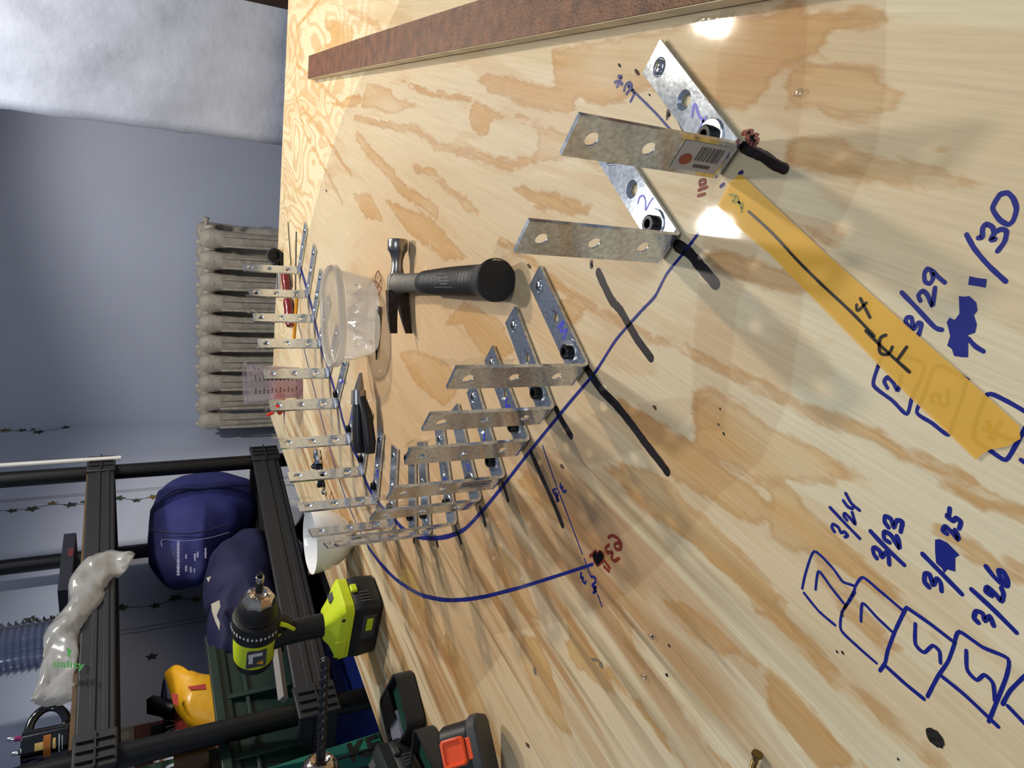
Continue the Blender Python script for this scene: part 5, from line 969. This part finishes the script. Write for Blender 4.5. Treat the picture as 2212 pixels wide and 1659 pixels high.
# cardboard sheet lying on the upper shelf and slim things on it
M_card=mat('cardboard',(92,72,48),.8,var=.2,vscale=30); ZI=.474
mb=MB(); mb.prism([shp(sF-.03,FG-.018,ZI-.018),shp(sN+.02,FG-.018,ZI-.024),shp(sN+.02,RG_,ZI-.024),shp(sF-.03,RG_,ZI-.018)],Vector((0,0,.024))); o=mb.build('cardboard_sheet',M_card,smooth=0); tag(o,'brown corrugated cardboard sheet lying on the upper shelf','cardboard')
ZI+=.006
def boxthing(nme,px,g,depth,m,label,cat,bevel=.002,zbot=None):
    "box whose front face spans the photo rectangle px=(x0,y0,x1,y1) on the shelf plane g"
    a=SH(px[2],px[1],g); b=SH(px[2],px[3],g); c=SH(px[0],px[1],g)
    b.z=a.z; dz=Vector((0,0,(a.z-zbot) if zbot is not None else 0)); t=thing(nme,(a+b)/2-dz,label,cat)
    mb=MB(); mb.prism([v-dz for v in (a,b,b+LNV*depth,a+LNV*depth)],Vector((0,0,c.z-a.z))+dz); mb.build('box_body',m,t,bevel=bevel,smooth=0); return t,a,b,c.z-a.z
t,a,b,h=boxthing('dark_box',(138,1150,165,1270),.20,.14,mat('dark_box_card',(34,36,48),.6),'dark box standing on the cardboard behind the plastic bag','box')
mb=MB(); mb.add([a-LNV*.001+ZV*h*.1+(b-a)*.3,a-LNV*.001+ZV*h*.1+(b-a)*.45,a-LNV*.001+ZV*h*.5+(b-a)*.45,a-LNV*.001+ZV*h*.5+(b-a)*.3],[(0,1,2,3)]); mb.build('box_print',mat('dull_red_print',(96,40,40),.6),t,smooth=0)
mb=MB(); a=shp(sF+.012,FG-.012,.40); mb.tube([a-LNV*.024,a-LNV*.024+ZV*.5],.006,8); o=mb.build('white_curtain_rod',mat('white_rod',(196,196,192),.4)); tag(o,'thin white rod leaning upright against the shelf pole','rod')
# plastic shopping bag hanging over the upper shelf edge
def lofted(nme,pairs,g0,g1,thick,m,label,cat,nz=.006,seed=1,sub=3):
    mb=MB(); rings=[]; L_=[SH(*p[0],g0+(g1-g0)*i/(len(pairs)-1)) for i,p in enumerate(pairs)]; R_=[SH(*p[1],g0+(g1-g0)*i/(len(pairs)-1)) for i,p in enumerate(pairs)]
    L_=spline(L_,sub); R_=spline(R_,sub); n=len(L_)
    for i in range(n):
        c=(L_[i]+R_[i])/2; h=(R_[i]-L_[i])/2; tk=thick*min(1,h.length/.03)*(.25+.75*math.sin(math.pi*min(1,max(0,(i+.5)/n))))
        ring=[]
        for k in range(28):
            a=2*math.pi*k/28; q=c+h*math.cos(a)-LNV*(tk*math.sin(a))
            w_=nz*noise.noise(Vector((q.x*26,q.y*26,q.z*26+seed)))+nz*.7*abs(noise.noise(q*55))-nz*.5*abs(noise.noise(q*90)); q=q-LNV*w_+h.normalized()*w_*.5 if h.length>1e-6 else q
            ring.append(q)
        rings.append(ring)
    mb.loft(rings); c=sum((v for v in rings[0]),Vector())/28
    zmin=min(v.z for r_ in rings for v in r_); t=thing(nme,Vector((c.x,c.y,zmin)),label,cat); mb.build('bag_film',m,t,smooth=70); return t
S5=3.324
def c5(x,y): return (x/S5,1160+y/S5)
M_pbag=clearmat('white_bag_film',(.8,.8,.8),.25,1.4,milky=.72,milk=(214,214,212),bump=.5,bscale=30)
pb=lofted('plastic_shopping_bag',[(c5(968,118),c5(972,130)),(c5(800,100),c5(900,240)),(c5(680,130),c5(800,300)),(c5(560,220),c5(740,450)),(c5(492,330),c5(660,550)),(c5(488,480),c5(600,650)),(c5(400,580),c5(570,760)),(c5(315,700),c5(560,850)),(c5(300,860),c5(560,1000)),(c5(265,1050),c5(556,1140)),(c5(195,1205),c5(430,1190))],.068,.090,.022,M_pbag,'crumpled white plastic shopping bag with green lettering on the upper shelf','bag',nz=.015,sub=5)
M_gprint=mat('green_print',(60,140,66),.6)
mb=MB(); tg_=.042; textmesh(mb,'uality',SH(*c5(378,930),tg_),SH(*c5(490,938),tg_)-SH(*c5(378,930),tg_),SH(*c5(378,895),tg_)-SH(*c5(378,930),tg_),.025,bold=.02)
mb.add([SH(*c5(x,y),.0425) for x,y in ((440,845),(480,850),(515,870),(505,850),(515,815),(490,830),(480,850))],[tuple(range(7))]); mb.add([SH(*c5(x,y),.0424) for x,y in ((480,790),(515,815),(490,832),(478,815))],[(0,1,2,3)])
mb.build('green_lettering',M_gprint,pb,smooth=0,label='green printed lettering uality and a logo')
# stack of clear plastic cups lying at the frame edge of the upper shelf
M_cups=clearmat('clear_cup_plastic',(.80,.83,.9),.10,3.0,milky=.10,milk=(190,200,230))
a=SH(92,1392,.22); bz0=shp(*shcoord(a),ZI); st_=thing('plastic_cup',bz0,'x','cup')
nst=24
def cup_mesh():
    mb=MB(); mb.lathe(Vector((0,0,0)),ZV,[(.031,0),(.0325,.012),(.0405,.0105+.004),(.0415,.016),(.040,.0165),(.031,.003)],28,cap=False); return mb
rr=((SH(60,1430,.22)-SH(60,1348,.22)).length/2)/.0415
c0m=cup_mesh(); c0m.v=[Vector((v.x*rr,v.y*rr,v.z)) for v in c0m.v]; bpy.data.objects.remove(st_)
first=None
for i in range(nst):
    if first is None: o=c0m.build('plastic_cup',M_cups,smooth=40); first=o
    else: o=first.copy(); COL.objects.link(o)
    o.location=bz0+ZV*(.002+i*.0125); tag(o,'clear plastic cup in the tall nested stack on the upper shelf','cup','nested clear plastic cups')
# black mug with pens
M_mug=mat('black_glazed_ceramic',(10,10,12),.12,coat=.8); mg=.085
ma=SH(164,1560,mg); mc=ma+LNV*.04; mc.z=TZ+ZI-.006; mr=(SH(110,1560,mg)-SH(110,1648,mg)).length*.5*.72; mh=SH(44,1590,mg).z-mc.z
mug=thing('black_mug',mc,'black ceramic mug with a gold emblem holding pens','mug')
mb=MB(); mb.lathe(mc,ZV,[(mr*.86,.001),(mr*.97,.004),(mr,.012),(mr,mh-.003),(mr*.985,mh),(mr*.93,mh-.001),(mr*.92,.012),(mr*.1,.008)],40); mb.build('mug_body',M_mug,mug,smooth=40)
hd=(LDV*.9-LNV*.25).normalized(); pth=[]
for k in range(15):
    a=math.radians(-82+164*k/14); pth.append(mc+hd*(mr*.93+.040*math.cos(a))+ZV*(mh*.52+mh*.40*math.sin(a)))
mb=MB(); mb.tube(pth,.0058,12,flat=1.3); mb.build('mug_handle',M_mug,mug,smooth=60)
M_gold=mat('gold_decal',(170,104,40),.35,metal=.3); M_pale=mat('pale_gold_decal',(206,170,96),.4); mf_=math.atan2(-mc.y,-mc.x)
def onmug(a0,a1,z0,z1,m_,nme,n=6):
    mb=MB(); r=mr+.0004; A=[mc+Vector((r*math.cos(mf_+a0+(a1-a0)*i/n),r*math.sin(mf_+a0+(a1-a0)*i/n),z0)) for i in range(n+1)]
    mb.add(A+[v+ZV*(z1-z0) for v in A],[(i,i+1,n+2+i,n+1+i) for i in range(n)]); mb.build(nme,m_,mug,smooth=40)
onmug(-.62,.55,mh*.40,mh*.55,M_gold,'gold_band_decal'); onmug(-.18,.22,mh*.55,mh*.72,M_pale,'pale_emblem_decal'); onmug(-.25,.30,mh*.30,mh*.36,M_pale,'pale_emblem_decal'); onmug(-.5,.45,mh*.22,mh*.24,M_wht,'white_line_decal'); onmug(-.42,.35,mh*.16,mh*.175,M_wht,'white_line_decal')
for k,(dx,dy,tl,cm,lab) in enumerate(((.018,-.01,.030,mat('magenta_pen',(150,40,110),.3),'magenta pen standing in the black mug'),(.006,.012,.024,mat('dark_pen',(26,28,34),.4),'dark slim pen standing in the black mug'),(-.02,.006,.05,mat('navy_pen',(24,32,64),.4),'navy marker leaning out of the mug to the left'),(-.028,-.004,.06,mat('navy_pen',(24,32,64),.4),'second navy marker leaning low out of the mug'))):
    a=mc+LDV*dx*.5+LNV*dy*.4+ZV*.012; tip=mc+LDV*dx*(1.2 if k<2 else 2.2)+LNV*dy+ZV*(mh+tl*.8); pn_=thing('pen',a,lab,'pen','pens in the black mug'); d=(tip-a).normalized(); Lp=(tip-a).length
    mb=MB(); mb.lathe(a,d,[(.003,0),(.0045,.004),(.0045,Lp-.012)],12); mb.build('pen_barrel',cm,pn_)
    mb=MB(); mb.lathe(a,d,[(.0045,Lp-.012),(.0045,Lp-.004),(.0025,Lp)],12); mb.build('pen_end',mat('pen_chrome',(190,190,195),.2,metal=1),pn_)
# ================================================================== BETWEEN THE SHELVES
def baggy(nme,px,g,th,m,label,cat,nz=.010,seed=2,rings=9,part='bag_body',toz=None):
    out=[SH(x,y,g) for x,y in px]; mb=MB(); pillow(mb,out,-LNV,th,rings=rings,nz=nz,seed=seed)
    c=sum(out,Vector())/len(out); zz=min(v.z for v in mb.v); t=thing(nme,Vector((c.x,c.y,zz)),label,cat); mb.build(part,m,t,smooth=70); return t
M_navy=mat('blue_bag_fabric',(31,36,98),.7,bump=.35,bscale=14,var=.14,vscale=9); M_navy2=mat('dark_navy_fabric',(26,28,66),.75,bump=.35,bscale=12,var=.2,vscale=9)
bag=baggy('blue_bag',[(336,1072),(385,1040),(440,1030),(500,1036),(545,1052),(556,1085),(548,1120),(520,1150),(478,1185),(455,1215),(437,1252),(400,1258),(365,1258),(330,1235),(322,1190),(322,1130)],.27,.085,M_navy,'bright blue fabric bag with small white print on the lower shelf','bag',nz=.012)
M_bprint=mat('white_bag_print',(150,152,180),.7)
mb=MB(); gg=.178
for x0,y0,y1,w_ in ((385,1170,1245,3.0),(402,1198,1208,2.2),(402,1222,1235,2.0),(421,1196,1212,2.4),(427,1192,1206,2.0),(444,1184,1208,2.0),(412,1225,1240,1.6),(420,1228,1238,1.4)):
    n=int((y1-y0)/3.2)
    for k in range(n):
        ya=y0+k*3.2; hgt=w_*(.7+.5*random.random()); p0=SH(x0-hgt,ya,gg); mb.add([SH(x0-hgt,ya,gg),SH(x0-hgt,ya+2.1,gg),SH(x0+hgt,ya+2.1,gg),SH(x0+hgt,ya,gg)],[(0,1,2,3)])
mb.build('white_print',M_bprint,bag,smooth=0,label='rows of tiny white lettering')
for pl in ([(345,1080),(385,1058),(440,1058),(500,1050),(540,1048)],[(326,1145),(380,1152),(430,1150),(500,1130)]):
    mb=MB(); mb.tube(spline([SH(x,y,.187) for x,y in pl],4),.0022,6); mb.build('bag_seam',M_navy2,bag)
mb=MB(); stroke(mb,[SH(x,y,.180) for x,y in ((350,1180),(352,1166),(400,1168),(450,1162),(495,1150))],.0006,n=-LNV); mb.build('stitched_outline',M_bprint,bag,smooth=0)
nb=baggy('navy_bag',[(452,1215),(490,1170),(540,1150),(575,1160),(590,1240),(600,1330),(600,1420),(560,1425),(500,1418),(462,1410),(445,1330),(436,1265)],.25,.085,M_navy2,'dark navy bag with torn white label under the blue bag','bag',nz=.014,seed=6)
M_torn=mat('torn_white_label',(176,172,160),.8)
for poly in ([(456,1305),(466,1300),(474,1296),(476,1310),(468,1330),(475,1345),(474,1362),(466,1345),(458,1322)],[(446,1248),(456,1245),(450,1258)]):
    mb=MB(); mb.add([SH(x,y,.158) for x,y in poly],[tuple(range(len(poly)))]); mb.build('torn_label',M_torn,nb,smooth=0)
# green storage tote with grey lid edge
M_tote=mat('dark_green_tote_plastic',(17,40,35),.5); M_tl=mat('grey_tote_edge',(128,124,122),.6)
ta=SH(612,1418,.19); tb=SH(640,1700,.19); zt0=SH(450,1430,.19).z; zb=min(ta.z,TZ+.085)
s_a,_=shcoord(ta); s_b=s_a-.62; tg0,tg1=.135,.36
tote=thing('green_storage_tote',shp((s_a+s_b)/2,(tg0+tg1)/2,zb-TZ),'dark green plastic storage tote with panelled side on the lower shelf','tote')
def tring(i,z): return [shp(s_a-i,tg0+i,z-TZ),shp(s_b+i,tg0+i,z-TZ),shp(s_b+i,tg1-i,z-TZ),shp(s_a-i,tg1-i,z-TZ)]
mb=MB(); mb.loft([tring(.02,zb),tring(.006,zt0-.03),tring(.0,zt0-.028),tring(-.006,zt0),tring(.004,zt0),tring(.022,zb+.006)],True); mb.build('tote_wall',M_tote,tote,bevel=.003,smooth=0)
mb=MB(); a,b=shp(s_a+.004,tg0-.012,zt0-TZ-.012),shp(s_b,tg0-.012,zt0-TZ-.012); mb.prism([a,b,b+LNV*.016,a+LNV*.016],ZV*.018); mb.build('tote_rim',M_tote,tote,bevel=.002,smooth=0)
for s in (s_a-.13,s_a-.27,s_a-.45):
    mb=MB(); q=shp(s,tg0+.004,zb-TZ); mb.box(q+ZV*(zt0-zb)*.48,(.012,.014,(zt0-zb)*.85),(LDV,LNV,ZV)); mb.build('tote_rib',M_tote,tote,bevel=.002)
mb=MB(); mb.box(shp(s_a-.30,tg0+.006,(zb-TZ)+(zt0-zb)*.62),(.5,.012,.008),(LDV,LNV,ZV)); mb.build('tote_rib',M_tote,tote,bevel=.002)
mb=MB(); a=SH(596,1392,.085); b=SH(612,1512,.085); mb.tube([a,b],.010,4); o=mb.build('grey_strip',M_tl,smooth=0,bevel=.001); tag(o,'pale grey plastic strip lying on the front lip of the lower shelf','strip')
# yellow bag of something upright in the tote
M_yb=mat('yellow_bag_film',(214,158,28),.32,bump=.5,bscale=22,var=.12,vscale=18)
yb=baggy('yellow_bag',[(357,1462),(372,1447),(386,1450),(388,1463),(410,1460),(446,1470),(540,1480),(560,1540),(540,1590),(420,1575),(395,1560),(380,1525),(368,1498)],.212,.042,M_yb,'glossy yellow plastic bag standing in the tote','bag',nz=.006,seed=4)
mb=MB(); mb.add([SH(x,y,.167) for x,y in ((406,1483),(444,1477),(445,1489),(408,1489))],[(0,1,2,3)]); mb.build('red_print',mat('red_print',(170,52,48),.5),yb,smooth=0)
mb=MB(); mb.add([SH(x,y,.167) for x,y in ((370,1498),(385,1500),(384,1525),(374,1520))],[(0,1,2,3)]); mb.build('red_print',mat('red_print',(170,52,48),.5),yb,smooth=0)
bk=baggy('blue_packet',[(346,1515),(352,1475),(356,1468),(362,1500),(362,1545),(350,1550)],.28,.02,mat('blue_packet_film',(24,26,70),.4),'dark blue packet behind the yellow bag','packet',nz=.002)
# black spray cap / handle, tape rolls and boxes behind the front pole
mb=MB(); a=SH(326,1522,.255); b=SH(378,1535,.255); mb.tube([a+ZV*.008,a,(a+b)/2,b],[.012,.019,.018,.020],14); o=mb.build('black_bottle_cap',mat('black_handle_plastic',(10,10,11),.4),smooth=60); tag(o,'black rounded cap sticking out beside the yellow bag','cap')
def card(nme,px,g,depth,col,label,cat,texts=(),rough=.5):
    t,a,b,h=boxthing(nme,px,g,depth,mat(nme+'_face',col,rough),label,cat,zbot=zb+.008)
    for body,fx,fy,size,tc_,rot in texts:
        mb=MB(); o=b+(a-b)*fx+ZV*(h*fy)-LNV*.0012; xd=LDV
        textmesh(mb,body,o,xd,ZV,size); mb.build('printed_text',mat('print_%d_%d_%d'%tc_,tc_,.6),t,smooth=0,label='printed text '+body)
    return t
card('small_black_box',(352,1528,398,1605),.278,.018,(30,24,26),'black packet with white letters standing behind the pole','box',(('MALL D',.02,.42,.030,(200,200,196),False),))
card('red_packet',(374,1530,392,1602),.264,.010,(150,44,34),'narrow red packet with pale rings next to the black packet','packet',(('O  O',.1,.2,.03,(200,150,140),False),))
card('brown_box',(290,1560,326,1655),.325,.018,(120,56,34),'rusty brown carton standing upright behind the pole','box',(('...',.1,.8,.02,(190,150,130),False),))
card('dark_carton',(326,1560,356,1640),.303,.016,(44,34,36),'dark grey carton beside the rusty brown one','box')
mb_=card('maroon_box',(345,1625,420,1720),.165,.07,(74,16,28),'maroon carton with big white lowercase letters at the picture edge','box',(('ini',.30,.30,.075,(176,184,196),False),('mini mix',.08,.86,.016,(150,140,150),False)))
card('orange_packet',(330,1628,345,1700),.165,.05,(140,84,56),'slim tan packet left of the maroon carton','packet')
card('green_packet',(292,1650,322,1712),.165,.05,(30,70,50),'small green packet at the picture edge below the pole','packet',(('...',.1,.4,.02,(190,200,190),False),))
a=SH(286,1585,.50); mb=MB(); q=np.linalg.norm(0); 
ow=hit(288,1588,cw-LN*.004,LD); t=thing('wall_outlet',ow,'beige wall outlet plate beside the rusty carton','outlet')
mb=MB(); mb.box(ow,(.05,.006,.075),(LDV,LNV,ZV)); mb.build('outlet_plate',mat('beige_plate',(150,150,128),.5),t,bevel=.002)
for k in (-1,1):
    mb=MB(); mb.box(ow+ZV*.017*k-LNV*.0035,(.022,.002,.022),(LDV,LNV,ZV)); mb.build('outlet_socket',mat('pale_plate',(176,176,164),.5),t,bevel=.001)
# amber jar bottom below the pole
jb=SH(452,1628,.16); mb=MB(); mb.lathe(jb-ZV*.0,ZV,[(.02,0),(.034,.003),(.036,.05),(.034,.06)],24); o=mb.build('amber_jar',mat('amber_glass',(96,64,24),.12,trans=.5)); tag(o,'amber glass jar partly hidden behind the front pole','jar')
# ================================================================== BELOW THE LOWER SHELF
def drum(nme,x,y,g,r,h,ztop,m,label,cat,prof=None):
    c=SH(x,y,g); c.z=TZ+ztop-h; t=thing(nme,c,label,cat); mb=MB(); mb.lathe(c,ZV,prof or [(r*.8,0),(r,.02),(r*1.0,h*.6),(r*.92,h-.01),(r*.8,h)],32); mb.build(nme+'_body',m,t,smooth=50); return t
zb3=-.42
drum('brown_pot',652,1145,.30,.085,.385,-.055,mat('brown_glaze',(50,22,18),.3),'round dark brown pot under the lower shelf by the bowl','pot',[(.05,0),(.08,.05),(.086,.24),(.07,.345),(.03,.37),(.01,.385)])
def crate(nme,s0_,s1_,g0,g1,z0,z1,m,label,cat):
    t=thing(nme,shp((s0_+s1_)/2,(g0+g1)/2,z0),label,cat); mb=MB()
    def rg(i,z): return [shp(s0_-i,g0+i,z),shp(s1_+i,g0+i,z),shp(s1_+i,g1-i,z),shp(s0_-i,g1-i,z)]
    mb.loft([rg(.03,z0),rg(.008,z1-.03),rg(-.006,z1-.026),rg(-.006,z1),rg(.006,z1),rg(.034,z0+.01)],True); mb.build('crate_wall',m,t,bevel=.004,smooth=0)
    return t
crate('black_bin',-.40,-.765,.14,.36,zb3-.0,-.03,mat('black_bin_plastic',(20,21,26),.5),'black plastic bin under the lower shelf behind the drill','bin')
crate('blue_bin',-.785,-.96,.125,.345,zb3-.0,.016,mat('dark_blue_bin_plastic',(18,40,120),.45),'dark blue plastic bin under the lower shelf','bin')
# green tool case standing between shelf and table
M_kg=mat('teal_green_case',(18,98,82),.5,bump=.1,bscale=300); M_kt=mat('case_black_print',(14,16,16),.5)
kg0=.03
kp=[(540,1668),(590,1655),(700,1619),(812,1583),(850,1572),(960,1720),(560,1760)]
q=[SH(x,y,kg0) for x,y in kp]; q[5]=Vector((q[4].x,q[4].y,0)); q[6].z=0; c=sum(q,Vector())/len(q)
t=thing('green_tool_case',Vector((c.x,c.y,min(v.z for v in q))),'teal green tool case with large black letters standing beyond the table edge','case')
mb=MB(); mb.prism(q,LNV*.045); mb.build('case_shell',M_kg,t,bevel=.006,smooth=40)
mb=MB(); a,b=SH(640,1668,kg0-.002),SH(860,1600,kg0-.002); mb.tube([a,b],.0022,6); mb.build('case_seam',M_kt,t)
mb=MB(); o_=SH(757,1646,kg0-.0015); textmesh(mb,'KEN',o_,SH(836,1618,kg0-.0015)-o_,SH(749,1618,kg0-.0015)-o_,.050,bold=.035); mb.build('case_lettering',M_kt,t,smooth=0,label='bold black lettering KEN')
